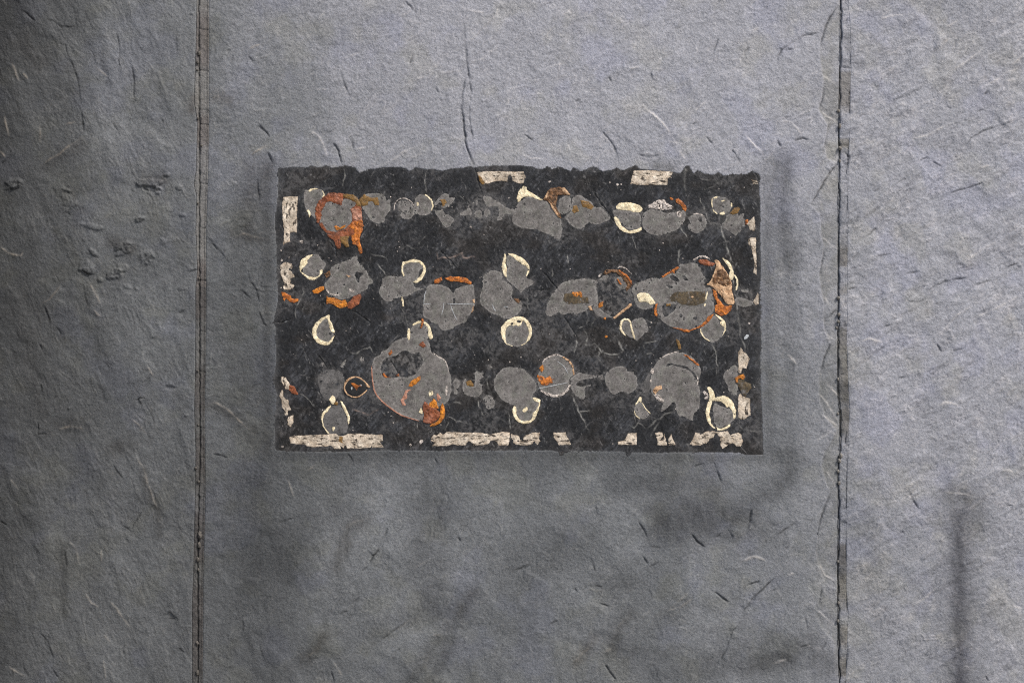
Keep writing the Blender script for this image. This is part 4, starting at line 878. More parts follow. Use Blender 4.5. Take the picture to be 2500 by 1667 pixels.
tape('winged ragged tape strip at bottom right under the cream lantern-shaped spot', C5, [[(650, 1330), (690, 1260), (720, 1180), (770, 1185), (790, 1210), (860, 1165), (960, 1160), (1010, 1175), (1130, 1160), (1170, 1210), (1260, 1180), (1310, 1200), (1310, 1250), (1330, 1290), (1295, 1360), (1240, 1350), (1200, 1310), (1165, 1320), (1085, 1370), (1065, 1385), (1040, 1340), (1035, 1240), (1000, 1195), (975, 1190), (950, 1240), (900, 1260), (870, 1320), (830, 1320), (780, 1340), (700, 1340)]], wrinkle=2)
tape('upright pointed tape scrap above an orange glue lump on the lower right', C5, [[(1265, 160), (1300, 98), (1340, 150), (1385, 190), (1410, 240), (1385, 310), (1370, 365), (1320, 350), (1300, 420), (1270, 410), (1268, 280)]], 'up')
tape('upright blocky tape scrap below an orange glue lump on the lower right', C5, [[(1268, 700), (1300, 680), (1330, 720), (1370, 730), (1415, 745), (1420, 850), (1425, 960), (1385, 980), (1345, 1015), (1268, 1000)]], 'up', chips=5)
spot('amber and orange glue lump between the two upright tape scraps on the right', [OR(C5, [[(1240, 540), (1262, 500), (1350, 490), (1345, 520), (1390, 540), (1430, 560), (1435, 610), (1400, 660), (1360, 720), (1320, 690), (1290, 640), (1262, 570)]], 'stainfilm', 'brown_glue', wrinkle=3), OR(C5, [[(1225, 485), (1270, 450), (1330, 430), (1355, 470), (1330, 500), (1290, 485), (1262, 500), (1255, 540), (1235, 540)]], 'bright', 'orange_glue', lift=1.2)])

# --- top row of spots
spot('grey spot with cream crescents, upper left, tucked behind the big rusty ring', [F(A1, [[(440, 385), (500, 390), (600, 375), (650, 380), (690, 430), (695, 480), (640, 560), (600, 640), (590, 785), (540, 720), (500, 690), (455, 640), (425, 530), (430, 440)]]), CR(A1, [[(485, 400), (520, 368), (570, 365), (620, 375), (560, 385), (500, 415)], [(650, 380), (690, 430), (697, 480), (665, 490), (680, 440)], [(455, 645), (500, 640), (518, 690), (500, 750), (490, 690)]])])
spot('big rusty-orange dripping ring with a grey centre at upper left', [
    F(A1, [[(640, 760), (650, 680), (690, 600), (715, 540), (770, 525), (850, 560), (910, 570), (930, 490), (1000, 500), (1095, 550), (1085, 590), (1015, 630), (1045, 700), (1050, 760), (1010, 860), (960, 875), (880, 900), (830, 935), (790, 950), (720, 935), (660, 870), (630, 810)], [(885, 930), (920, 890), (1000, 880), (1075, 910), (1050, 955), (960, 980), (885, 965)]], 6),
    OR(A1, [[(590, 800), (578, 700), (580, 600), (620, 530), (690, 470), (760, 420), (850, 425), (930, 435), (1050, 450), (1120, 510), (1165, 610), (1174, 760), (1188, 850), (1160, 950), (1090, 990), (1000, 975), (880, 985), (800, 960), (720, 940), (650, 870), (625, 820), (660, 800), (720, 900), (830, 925), (960, 880), (1050, 790), (1040, 700), (1020, 630), (1085, 585), (1090, 550), (1000, 505), (930, 490), (915, 580), (840, 560), (770, 530), (720, 545), (690, 590), (655, 660), (650, 720), (630, 790)]], 'rust', 'rust_glue', thick=.6, lift=.2),
    OR(A1, [[(575, 700), (580, 600), (620, 530), (690, 470), (760, 420), (850, 425), (930, 435), (925, 500), (915, 590), (840, 565), (770, 535), (720, 545), (690, 590), (650, 660), (660, 720), (640, 770), (620, 815), (590, 800)]], 'rust', 'rust_glue', wrinkle=3.2),
    OR(A1, [[(930, 440), (1050, 445), (1100, 475), (1140, 530), (1165, 600), (1105, 590), (1090, 545), (1000, 500), (930, 475)]], 'amber', 'amber_glue', thick=1.4),
    OR(A1, [[(1020, 630), (1120, 620), (1165, 660), (1174, 770), (1090, 770), (1050, 740), (1055, 690)]], 'pink', 'pink_glue', wrinkle=2.8),
    OR(A1, [[(1060, 790), (1172, 765), (1190, 850), (1165, 940), (1140, 1000), (1145, 1060), (1170, 1130), (1178, 1190), (1145, 1203), (1120, 1130), (1090, 1085), (1055, 1080), (1040, 1010), (1020, 965), (1075, 945), (1075, 905), (1000, 862), (1030, 820)]], 'orange', 'orange_glue', wrinkle=3),
    OR(A1, [[(820, 850), (850, 840), (885, 870), (920, 850), (960, 830), (960, 860), (900, 890), (860, 905), (830, 885)]], 'bright', 'bright_glue'),
    OR(A1, [[(830, 935), (880, 920), (890, 975), (900, 1060), (895, 1135), (850, 1135), (825, 1060), (800, 1020), (740, 990), (725, 950), (800, 958)]], 'rust', 'rust_glue'),
    OR(A1, [[(890, 985), (1005, 970), (990, 1040), (1010, 1110), (970, 1120), (930, 1080), (905, 1060)]], 'amber', 'amber_glue', thick=1.4)])
spot('grey spot with an amber hook across its top, right of the rusty ring', [F(A1, [[(1165, 600), (1235, 570), (1230, 480), (1200, 440), (1340, 425), (1440, 440), (1470, 490), (1480, 540), (1510, 500), (1535, 520), (1540, 640), (1490, 690), (1460, 740), (1460, 790), (1400, 825), (1340, 800), (1290, 790), (1220, 690)]]), OR(A1, [[(1135, 510), (1200, 440), (1240, 470), (1290, 490), (1370, 480), (1395, 550), (1385, 590), (1335, 580), (1300, 530), (1250, 530), (1245, 580), (1170, 590)]], 'amber', 'amber_glue', thick=1.0, wrinkle=.8)])
spot('small peppered dark grey spot in the top row, left of a round plain one', [F(A2, [[(60, 540), (120, 520), (200, 530), (250, 570), (275, 650), (275, 700), (220, 760), (120, 762), (80, 720), (105, 680), (45, 630)]], 26, chip=(1, 2.6)), ('pale_arc', 'crust', A2, [strip([(10, 650), (20, 560), (70, 500), (150, 490), (230, 530), (265, 590)], 14)], dict(thick=.8, jit=.4))])
spot('round light grey spot with a thin cream right edge in the top row', [F(A2, [[(280, 490), (340, 440), (400, 450), (480, 490), (515, 570), (500, 640), (470, 690), (400, 720), (320, 700), (275, 690), (255, 620), (275, 560)]], 1), CR(A2, [[(300, 540), (325, 545), (325, 590), (300, 595)], strip([(405, 445), (440, 470), (490, 520), (510, 590), (490, 650)], 20)], 0, thick=1.2)])
spot('arrow-shaped grey spot with an amber fleck in the top row', [F(A2, [[(520, 580), (560, 510), (640, 430), (710, 440), (715, 490), (795, 480), (780, 530), (690, 600), (640, 625), (610, 600), (640, 560), (580, 545), (545, 600)], [(515, 640), (560, 655), (640, 640), (655, 690), (740, 720), (785, 770), (715, 865), (650, 862), (580, 750)]], 1), OR(A2, [[(600, 505), (660, 510), (685, 550), (630, 610), (625, 560)]], 'amber', 'amber_glue', thick=1)])
spot('tattered grey spot in shreds in the middle of the top row', [F(A2, [[(840, 680), (900, 670), (960, 610), (1000, 640), (1000, 720), (950, 700), (870, 720)], [(1035, 670), (1100, 640), (1140, 660), (1120, 770), (1080, 730), (1030, 730)], [(1170, 620), (1240, 640), (1240, 700), (1180, 745), (1155, 690)], [(1140, 470), (1200, 460), (1280, 500), (1360, 550), (1490, 640), (1540, 620), (1560, 690), (1490, 700), (1430, 680), (1380, 770), (1310, 780), (1350, 700), (1340, 600), (1290, 590), (1200, 610), (1160, 540)], [(1060, 520), (1080, 510), (1075, 580), (1050, 580)], [(1010, 550), (1030, 540), (1025, 590)]], 3, jit=1.2)])
spot('large slanting grey spot with a cream cap at its top left, top row', [F(A3, [[(-5, 600), (60, 520), (140, 470), (250, 490), (350, 530), (400, 535), (460, 620), (520, 700), (575, 770), (595, 850), (575, 1010), (510, 1010), (450, 970), (350, 930), (245, 880), (210, 890), (60, 870), (-60, 800), (-30, 680)]], 5), CR(A3, [[(15, 540), (10, 480), (40, 390), (95, 335), (130, 345), (140, 390), (210, 430), (280, 470), (352, 517), (300, 517), (220, 485), (140, 470), (80, 480), (40, 540)]], 9)])
spot('rust-brown crested grey spot beside the large slanting one, top row', [F(A3, [[(540, 580), (560, 480), (680, 450), (712, 550), (705, 650), (600, 700), (550, 690), (520, 640)]], 2), OR(A3, [[(345, 500), (400, 400), (440, 365), (560, 350), (620, 365), (685, 440), (660, 455), (600, 445), (530, 455), (512, 560), (505, 600), (560, 690), (578, 745), (540, 740), (460, 620), (400, 530), (360, 520)]], 'brown', 'brown_glue', wrinkle=3.2), OR(A3, [[(570, 365), (620, 362), (690, 445), (660, 450), (610, 415)], [(410, 520), (450, 560), (500, 640), (560, 730), (540, 738), (470, 640)], [(350, 500), (405, 400), (420, 420), (390, 490)]], 'tan', 'tan_glue', lift=1.4)])
spot('long grey spot with two amber stains tapering to the right, top row', [F(A3, [[(715, 460), (820, 450), (900, 500), (980, 550), (1000, 610), (1100, 610), (1200, 730), (1190, 770), (1050, 830), (980, 820), (920, 800), (850, 880), (760, 880), (650, 790), (615, 720), (710, 660)]], 5), OR(A3, [[(820, 520), (920, 530), (995, 600), (960, 640), (850, 600)], [(730, 590), (780, 580), (800, 660), (745, 680), (715, 660)]], 'amber', 'amber_glue', thick=.9)])
spot('open cream ring with a grey middle, right half of the top row', [F(A3, [[(1225, 650), (1290, 635), (1440, 650), (1590, 690), (1600, 800), (1580, 880), (1500, 900), (1420, 890), (1330, 800), (1290, 725), (1240, 720)]], 6), CR(A3, [[(1270, 600), (1320, 550), (1430, 540), (1560, 575), (1600, 600), (1615, 640), (1590, 665), (1560, 680), (1440, 650), (1290, 640)], [(1245, 740), (1280, 725), (1330, 790), (1340, 840), (1420, 895), (1440, 915), (1560, 880), (1600, 860), (1610, 890), (1560, 925), (1470, 945), (1400, 935), (1310, 880), (1260, 790)]], 1)])
spot('large grey oval crusted pink-white and rust on top, right half of the top row', [F(A4, [[(45, 700), (120, 630), (250, 630), (330, 690), (430, 670), (520, 660), (590, 640), (600, 750), (540, 830), (480, 900), (400, 930), (250, 975), (130, 940), (50, 870), (40, 800)]], 14), ('white_crust', 'crust', A4, [[(110, 590), (160, 560), (240, 510), (320, 510), (370, 570), (430, 590), (440, 630), (330, 650), (200, 635), (120, 620)], [(470, 670), (540, 650), (545, 740), (490, 740)]], dict(thick=2, jit=1.3, chips=14, chip=(.9, 2.2), wrinkle=2.4, step=2, grain=4)), OR(A4, [[(465, 510), (500, 495), (570, 550), (615, 620), (590, 660), (570, 640), (530, 580), (475, 545)], [(390, 480), (440, 490), (440, 520), (400, 510)]], 'orange', 'orange_glue')])
spot('round grey spot with two dark flecks and a thin white arc, top right', [F(A4, [[(625, 740), (690, 700), (760, 690), (830, 720), (870, 780), (865, 840), (820, 900), (770, 940), (690, 930), (630, 890), (620, 840), (660, 800)]], 2, holes=[[(755, 735), (800, 730), (808, 790), (780, 800), (755, 770)], [(790, 820), (815, 830), (815, 860), (795, 850)]]), ('white_arc', 'crust', A4, [strip([(695, 695), (745, 685), (800, 702), (835, 725)], 15)], dict(thick=.9, jit=.3))])
spot('grey pebble-shaped spot with cream flecks round its edge, top right', [F(A4, [[(925, 500), (950, 470), (1010, 470), (1120, 490), (1180, 540), (1187, 600), (1140, 680), (1060, 700), (960, 670), (930, 620)]], 1), CR(A4, [[(940, 485), (980, 468), (1010, 475), (990, 495), (950, 500)], [(1170, 540), (1192, 560), (1187, 610), (1170, 590)], [(1020, 685), (1090, 660), (1095, 700), (1040, 708)], [(1040, 525), (1100, 515), (1060, 540)], strip([(930, 500), (927, 560), (932, 610)], 14), strip([(940, 630), (960, 665), (1000, 692)], 15)], 0, thick=1.2)])
spot('small olive-amber lens above the grey leaf at top right', [OR(A4, [[(1155, 690), (1210, 620), (1260, 605), (1290, 625), (1260, 680), (1200, 700)]], 'amber', 'amber_glue', thick=1.2, wrinkle=.5)], 'glue_flake', 'glue flake')
spot('grey maple-leaf-shaped spot with a jagged right side at top right', [F(A4, [[(1060, 820), (1100, 780), (1110, 720), (1160, 690), (1260, 695), (1275, 730), (1290, 690), (1345, 685), (1330, 740), (1358, 760), (1345, 850), (1290, 850), (1305, 890), (1285, 930), (1265, 930), (1240, 975), (1190, 940), (1120, 890), (1080, 890)]], 1, smooth=0)])

# --- second row
spot('round grey spot with a crusty cream left rim near the left edge', [F(B1, [[(430, 200), (480, 130), (550, 62), (612, 50), (640, 110), (690, 150), (715, 185), (690, 230), (660, 260), (620, 340), (560, 360), (480, 350), (410, 290)]], 1), CR(B1, [[(370, 220), (385, 150), (430, 100), (490, 70), (555, 55), (520, 90), (470, 140), (480, 170), (420, 230), (390, 270), (420, 300), (500, 345), (570, 350), (610, 335), (640, 290), (620, 270), (670, 250), (670, 300), (610, 360), (550, 388), (490, 380), (420, 320), (380, 270)]], 8)])
spot('large broken grey spot with orange and rust flames along its bottom', [F(B1, [[(760, 240), (850, 180), (1000, 130), (1040, 100), (1090, 65), (1125, 90), (1110, 140), (1180, 210), (1240, 280), (1250, 330), (1310, 390), (1300, 430), (1240, 450), (1240, 500), (1150, 550), (1050, 600), (900, 640), (830, 610), (740, 570), (700, 480), (690, 430), (740, 380), (775, 340)]], 13, holes=[[(1090, 270), (1160, 290), (1200, 310), (1140, 350), (1130, 420), (1110, 420), (1085, 350)]]),
    OR(B1, [[(715, 590), (740, 610), (800, 610), (840, 620), (900, 650), (960, 640), (985, 690), (990, 720), (900, 740), (850, 730), (790, 690), (720, 690)], [(535, 520), (640, 465), (690, 460), (690, 500), (640, 540), (610, 560), (555, 560)]], 'bright', 'orange_glue', wrinkle=2.6), OR(B1, [[(980, 690), (1030, 640), (1060, 590), (1150, 560), (1165, 600), (1130, 690), (1030, 755), (985, 740)]], 'rust', 'rust_glue'), OR(B1, [[(690, 310), (760, 260), (775, 320), (720, 360)]], 'brown', 'brown_glue'), OR(B1, [[(970, 320), (1030, 340), (1000, 355)]], 'tan', 'tan_glue', thick=1.2), ('white_crust', 'crust', B1, [[(1010, 490), (1090, 510), (1060, 545), (1010, 540)], strip([(720, 510), (760, 560), (850, 580), (900, 560)], 18)], dict(thick=1, chips=3, jit=1))])
spot('cream-rimmed teardrop spot at left, point upward, alone on bare slate', [F(B1, [[(725, 875), (745, 920), (760, 1030), (815, 1080), (800, 1130), (740, 1180), (660, 1165), (590, 1110), (575, 1040), (610, 960), (680, 880)]], 0), CR(B1, [[(755, 825), (762, 890), (790, 950), (822, 1050), (818, 1062), (765, 1030), (745, 930), (730, 870), (680, 885), (620, 960), (585, 1040), (600, 1110), (660, 1160), (740, 1178), (795, 1125), (822, 1085), (818, 1110), (780, 1190), (720, 1220), (640, 1210), (570, 1160), (535, 1080), (535, 1010), (580, 930), (650, 870), (705, 850)]], 5, smooth=1)])
spot('fish-shaped grey spot with a thin cream stalk beneath, under a cream ring', [F(B2, [[(130, 520), (170, 430), (180, 350), (240, 335), (420, 340), (520, 355), (570, 420), (580, 480), (700, 488), (712, 500), (600, 520), (520, 590), (430, 600), (320, 620), (310, 655), (220, 660), (150, 590)]], 7), CR(B2, [[(415, 600), (435, 600), (452, 720), (433, 725)]], 0, thick=1.4)])
spot('small round cream ring with cracked grey inside, above the fish-shaped spot', [F(B2, [[(440, 200), (500, 145), (600, 130), (690, 190), (705, 240), (640, 255), (640, 360), (590, 405), (540, 400), (450, 335), (430, 270)]], 2), CR(B2, [[(420, 270), (425, 200), (435, 145), (460, 160), (530, 125), (600, 118), (670, 145), (715, 190), (732, 250), (717, 320), (672, 390), (600, 427), (568, 410), (600, 390), (650, 350), (690, 290), (700, 240), (690, 200), (640, 160), (575, 165), (550, 160), (510, 158), (470, 185), (445, 195), (438, 260), (462, 340), (440, 335)]], 3)])
spot('big grey disc with an orange eyebrow along its top and fine scratches', [F(B2, [[(730, 480), (800, 440), (900, 440), (1000, 470), (1060, 530), (1080, 560), (1110, 500), (1180, 470), (1290, 440), (1340, 450), (1350, 560), (1360, 680), (1330, 780), (1270, 850), (1240, 930), (1140, 950), (1060, 1010), (960, 1035), (920, 1010), (880, 950), (790, 920), (780, 880), (690, 860), (700, 760), (690, 680), (715, 570), (740, 510)]], 3, holes=[[(735, 725), (745, 725), (780, 770), (740, 755)], [(1075, 620), (1110, 610), (1105, 700), (1075, 700)]]), OR(B2, [[(835, 400), (850, 375), (930, 350), (940, 380), (900, 425), (845, 430)], [(970, 360), (1050, 340), (1200, 345), (1260, 370), (1312, 410), (1310, 442), (1240, 418), (1150, 405), (1050, 400), (1010, 385)]], 'orange', 'orange_glue', wrinkle=1.4), OR(B2, [[(1325, 640), (1345, 625), (1357, 680), (1330, 670)], [(1332, 720), (1346, 712), (1330, 790), (1308, 802)]], 'tan', 'tan_glue', thick=1.4), ('scratch', 'chip', B2, [strip([(1000, 685), (1100, 690), (1350, 687)], 7), strip([(1045, 700), (1080, 800), (1130, 900)], 6), strip([(960, 670), (955, 740), (930, 830)], 6), strip([(700, 690), (795, 690)], 6), strip([(705, 680), (712, 580), (735, 520)], 9)], dict(thick=.5, jit=.3, lift=.4))])
spot('half cream ring with a grey centre, joined to the top of the largest grey spot', [F(B2, [[(560, 970), (600, 945), (680, 935), (740, 970), (765, 1060), (760, 1150), (640, 1175), (540, 1140), (520, 1050)]], 1), CR(B2, [[(490, 1100), (500, 1000), (525, 1000), (530, 1060), (525, 1140), (505, 1150)], [(555, 950), (620, 910), (680, 905), (745, 930), (790, 990), (815, 1080), (820, 1130), (780, 1140), (755, 1100), (760, 1050), (750, 980), (700, 935), (660, 930), (610, 950), (575, 970)]], 3), OR(B2, [strip([(685, 870), (688, 930), (668, 1000)], 26)], 'orange', 'orange_glue', thick=2.6)])
spot('leaf-shaped spot with bright cream sides and a point at top, centre of the patch', [F(B3, [[(500, 60), (600, 100), (650, 150), (700, 190), (775, 200), (785, 270), (745, 360), (850, 395), (852, 430), (800, 465), (740, 490), (690, 555), (650, 510), (600, 460), (520, 395), (500, 345), (510, 250)]], 2), CR(B3, [[(508, 48), (570, 45), (640, 70), (720, 110), (790, 185), (799, 240), (792, 290), (745, 357), (770, 280), (780, 240), (740, 195), (700, 190), (690, 160), (650, 150), (610, 110)], [(480, 46), (503, 70), (490, 170), (510, 240), (500, 300), (514, 350), (490, 345), (450, 270), (443, 200), (465, 120)]], 1)])
spot('grey two-lobed spot left of and below the cream leaf, centre of the patch', [F(B3, [[(190, 400), (210, 330), (280, 275), (350, 258), (430, 280), (465, 330), (440, 380), (500, 400), (570, 460), (590, 520), (560, 600), (620, 660), (690, 640), (715, 700), (690, 770), (640, 830), (570, 870), (490, 885), (400, 830), (330, 820), (250, 760), (180, 700), (158, 650), (170, 560), (215, 440)]], 9), OR(B3, [[(600, 620), (650, 620), (680, 650), (660, 680), (620, 660)]], 'brown', 'brown_glue', thick=1), ('scratch', 'chip', B3, [strip([(325, 700), (340, 740), (365, 780)], 10), strip([(470, 725), (525, 725)], 7)], dict(thick=.5, jit=.3, lift=.4))])
spot('bright thick cream ring round a grey disc, centre of the patch', [F(B3, [[(495, 1190), (485, 1080), (495, 1000), (560, 965), (650, 965), (690, 960), (700, 905), (750, 935), (790, 1010), (800, 1070), (775, 1130), (760, 1190), (690, 1226), (640, 1237), (560, 1222)]], 0), CR(B3, [[(430, 1060), (435, 980), (500, 910), (570, 865), (650, 845), (740, 860), (790, 920), (827, 980), (832, 1060), (815, 1120), (760, 1190), (700, 1225), (690, 1218), (755, 1180), (770, 1130), (795, 1070), (785, 1010), (750, 940), (715, 905), (695, 935), (690, 965), (650, 975), (625, 955), (590, 975), (570, 955), (540, 965), (500, 1000), (488, 1080), (500, 1190), (560, 1215), (600, 1228), (560, 1225), (490, 1195), (450, 1130)]], 2, holes=[oval(575, 940, 18, 14), oval(665, 915, 28, 16)])])
spot('wide grey spot with an amber stained middle, right of centre', [F(B4, [[(60, 770), (130, 580), (180, 520), (260, 430), (340, 390), (500, 370), (650, 370), (740, 400), (700, 470), (740, 600), (690, 680), (600, 760), (500, 810), (420, 820), (360, 810), (280, 830), (235, 790), (160, 830), (100, 850), (70, 820)]], 8), OR(B4, [[(300, 560), (380, 550), (430, 580), (520, 600), (600, 590), (620, 680), (540, 680), (440, 690), (350, 690), (290, 650)]], 'stainfilm', 'brown_glue', thick=.7, wrinkle=.6, chips=6, jit=1.3), OR(B4, [[(400, 540), (520, 530), (530, 600), (460, 605), (400, 570)]], 'bright', 'orange_glue', thick=1.2, chips=4, jit=1.2)])
spot('broken rust-edged circle with a mostly bare black middle, right of centre', [F(B4, [[(930, 400), (1000, 330), (1090, 380), (1110, 450), (1070, 510), (990, 480)], [(650, 740), (720, 690), (780, 780), (880, 830), (920, 865), (800, 870), (720, 840)], [(730, 380), (830, 310), (880, 330), (830, 390)], [(640, 560), (720, 580), (740, 700), (680, 710)]], 3),
    OR(B4, [[(800, 300), (830, 250), (920, 245), (1000, 255), (1090, 310), (1150, 380), (1174, 440), (1100, 530), (1080, 490), (1110, 450), (1065, 400), (1040, 350), (960, 290), (880, 290), (830, 320)]], 'brown', 'brown_glue', wrinkle=2.6, chips=4), OR(B4, [[(1160, 680), (1170, 710), (1050, 800), (940, 885), (920, 865), (1000, 800), (1090, 730), (1140, 680)], [(600, 720), (640, 715), (662, 770), (630, 775)]], 'tan', 'tan_glue', thick=1.4), OR(B4, [strip([(1000, 262), (1090, 330), (1150, 400), (1160, 440)], 30), strip([(980, 370), (1010, 420), (1030, 440)], 22)], 'orange', 'orange_glue', lift=1.6), OR(B4, [[(735, 690), (800, 650), (795, 720), (740, 742)], [(803, 865), (832, 858), (828, 892), (803, 892)]], 'bright', 'bright_glue', thick=1.4), ('white_arc', 'crust', B4, [strip([(985, 235), (1000, 215), (1040, 215), (1100, 245), (1160, 310)], 16), [(730, 340), (770, 290), (775, 320), (745, 360)]], dict(thick=1.2, jit=.6))])
spot('grey spot carrying a bright ragged cream patch, left of the largest roundel', [F(B4, [[(1190, 440), (1300, 390), (1450, 350), (1520, 370), (1568, 470), (1568, 600), (1500, 680), (1440, 700), (1430, 740), (1330, 765), (1250, 740), (1200, 670), (1190, 570), (1150, 520)]], 8), CR(B4, [[(1225, 565), (1300, 545), (1380, 560), (1420, 610), (1475, 680), (1400, 712), (1370, 670), (1310, 655), (1265, 672), (1240, 630)]], 0, thick=1.6)])
spot('small cream loop beside a grey heart-shaped half, right of centre', [F(B4, [[(1040, 920), (1090, 900), (1140, 920), (1150, 1000), (1175, 1060), (1190, 1130), (1110, 1100), (1060, 1050), (1030, 990)], [(1160, 910), (1230, 870), (1290, 860), (1340, 900), (1360, 960), (1385, 1030), (1310, 1080), (1232, 1165), (1200, 1130), (1175, 1030)]], 3), CR(B4, [[(1005, 970), (1020, 900), (1070, 870), (1130, 885), (1160, 930), (1168, 1000), (1192, 1070), (1212, 1150), (1180, 1130), (1150, 1010), (1138, 925), (1090, 892), (1045, 910), (1028, 980), (1040, 1020), (1100, 1112), (1040, 1065), (1010, 1020)]], 3, thick=1.4)])
spot('largest roundel, grey with a dark rusty bar across and an orange rim below', [
    F(B5, [[(215, 480), (270, 350), (400, 310), (510, 240), (510, 185), (640, 165), (740, 170), (790, 230), (800, 290), (860, 370), (830, 430), (860, 490), (910, 470), (940, 550), (950, 650), (970, 760), (930, 830), (860, 930), (790, 970), (700, 1010), (600, 1020), (500, 1005), (380, 970), (280, 900), (235, 800), (225, 690), (230, 560)]], 22, chip=(1.5, 4), holes=[[(390, 330), (440, 318), (510, 370), (522, 410), (470, 405), (400, 372)], [(550, 320), (600, 340), (640, 400), (580, 390)], [(340, 440), (400, 450), (410, 490), (385, 490)], [(300, 700), (400, 690), (480, 690), (470, 760), (330, 870), (300, 800)], [(690, 860), (740, 850), (740, 895), (700, 890)], [(520, 810), (560, 820), (550, 870), (520, 860)]]),
    OR(B5, [[(400, 600), (460, 540), (600, 528), (840, 530), (860, 600), (830, 680), (700, 712), (560, 700), (470, 650), (370, 660)]], 'stainfilm', 'rusty_bar', thick=.6, wrinkle=.5, jit=1.4, chips=5),
    OR(B5, [[(405, 985), (520, 1000), (660, 1018), (780, 970), (840, 910), (880, 850), (955, 818), (930, 870), (860, 950), (780, 992), (660, 1032), (640, 1050), (570, 1042), (520, 1020)], [(190, 760), (215, 690), (240, 680), (225, 750), (237, 820), (237, 855), (195, 832)]], 'orange', 'orange_glue', wrinkle=1.6),
    OR(B5, [[(290, 335), (400, 270), (500, 208), (512, 235), (450, 270), (462, 305), (430, 285), (330, 338), (300, 355)]], 'orange', 'orange_glue', wrinkle=1.2),
    OR(B5, [[(350, 690), (400, 680), (405, 715), (350, 718)]], 'amber', 'amber_glue', thick=1),
    CR(B5, [[(865, 530), (882, 540), (862, 640), (843, 632)], [(838, 685), (857, 688), (842, 722), (828, 712)]], 0, thick=1.2),
    OR(B5, [oval(682, 603, 15, 13)], 'tan', 'tan_glue', thick=2.2), ('white_crust', 'crust', B5, [strip([(690, 130), (760, 92), (830, 82), (900, 110)], 26)], dict(thick=1.2, chips=7, jit=1.2, chip=(.8, 1.8)))])
spot('dark red lens-shaped flake on the top rim of the largest roundel', [OR(B5, [[(755, 140), (790, 120), (860, 125), (910, 150), (980, 180), (940, 205), (840, 200), (780, 180)]], 'rust', 'rust_glue', wrinkle=2.4)], 'glue_flake', 'glue flake')
spot('peeling tan and brown flap with an orange tail, right side of the largest roundel', [
    ('tan_skin', 'tan', B5, [[(920, 390), (990, 210), (960, 130), (1010, 130), (1050, 180), (1110, 270), (1150, 330), (1190, 440), (1185, 520), (1205, 600), (1222, 690), (1150, 702), (1110, 680), (1070, 610), (1000, 540), (930, 460), (865, 445), (880, 430)]], dict(thick=2, jit=.9, wrinkle=2.6, step=2.1, grain=6, chips=3)),
    OR(B5, [[(930, 400), (1000, 260), (1060, 240), (1110, 280), (1150, 350), (1178, 430), (1110, 465), (1050, 450), (960, 435)]], 'brown', 'brown_glue', lift=1.8, wrinkle=4),
    OR(B5, [[(940, 500), (990, 530), (1000, 600), (1030, 640), (1070, 690), (1110, 720), (1190, 710), (1172, 770), (1110, 830), (1040, 842), (975, 800), (965, 710), (1000, 690), (960, 600)]], 'orange', 'orange_glue', wrinkle=2.2),
    CR(B5, [[(1055, 95), (1120, 130), (1160, 160), (1200, 250), (1212, 330), (1190, 395), (1150, 360), (1150, 290), (1172, 270), (1120, 190)], strip([(1215, 320), (1248, 370), (1258, 430), (1240, 515)], 24)], 6)])
spot('grey disc with a cream right edge hanging below the largest roundel', [F(B5, [[(795, 985), (850, 960), (880, 900), (960, 830), (1010, 870), (1030, 940), (1090, 980), (1100, 1010), (1080, 1080), (1010, 1150), (940, 1190), (900, 1165), (820, 1110), (780, 1030)]], 1), CR(B5, [[(955, 815), (1020, 840), (1080, 890), (1110, 950), (1112, 1010), (1090, 1065), (1060, 1105), (1085, 1040), (1090, 990), (1040, 960), (1030, 920), (1060, 910), (1020, 880)], strip([(783, 1000), (790, 1050), (830, 1120), (905, 1168)], 17)], 0, thick=1.5)])
spot('pale grey smear at the right edge level with the tan flap', [F(B5, [[(1222, 620), (1300, 600), (1390, 640), (1460, 660), (1450, 700), (1350, 735), (1270, 710), (1230, 680)], [(1280, 510), (1400, 515), (1390, 550), (1340, 545)]], 4)])
spot('tiny pale blue-grey chip on the right below the pale smear', [('chip', 'chip', B5, [[(1338, 1125), (1370, 1078), (1408, 1085), (1390, 1122), (1345, 1148)]], dict(thick=1, jit=.5))], 'glue_flake', 'glue flake')
spot('thin amber drip between the largest roundel and the cracked grey one below', [OR(B5, [[(475, 1140), (502, 1140), (532, 1220), (542, 1260), (505, 1268), (490, 1210)]], 'amber', 'amber_glue', chips=3)], 'glue_flake', 'glue flake')

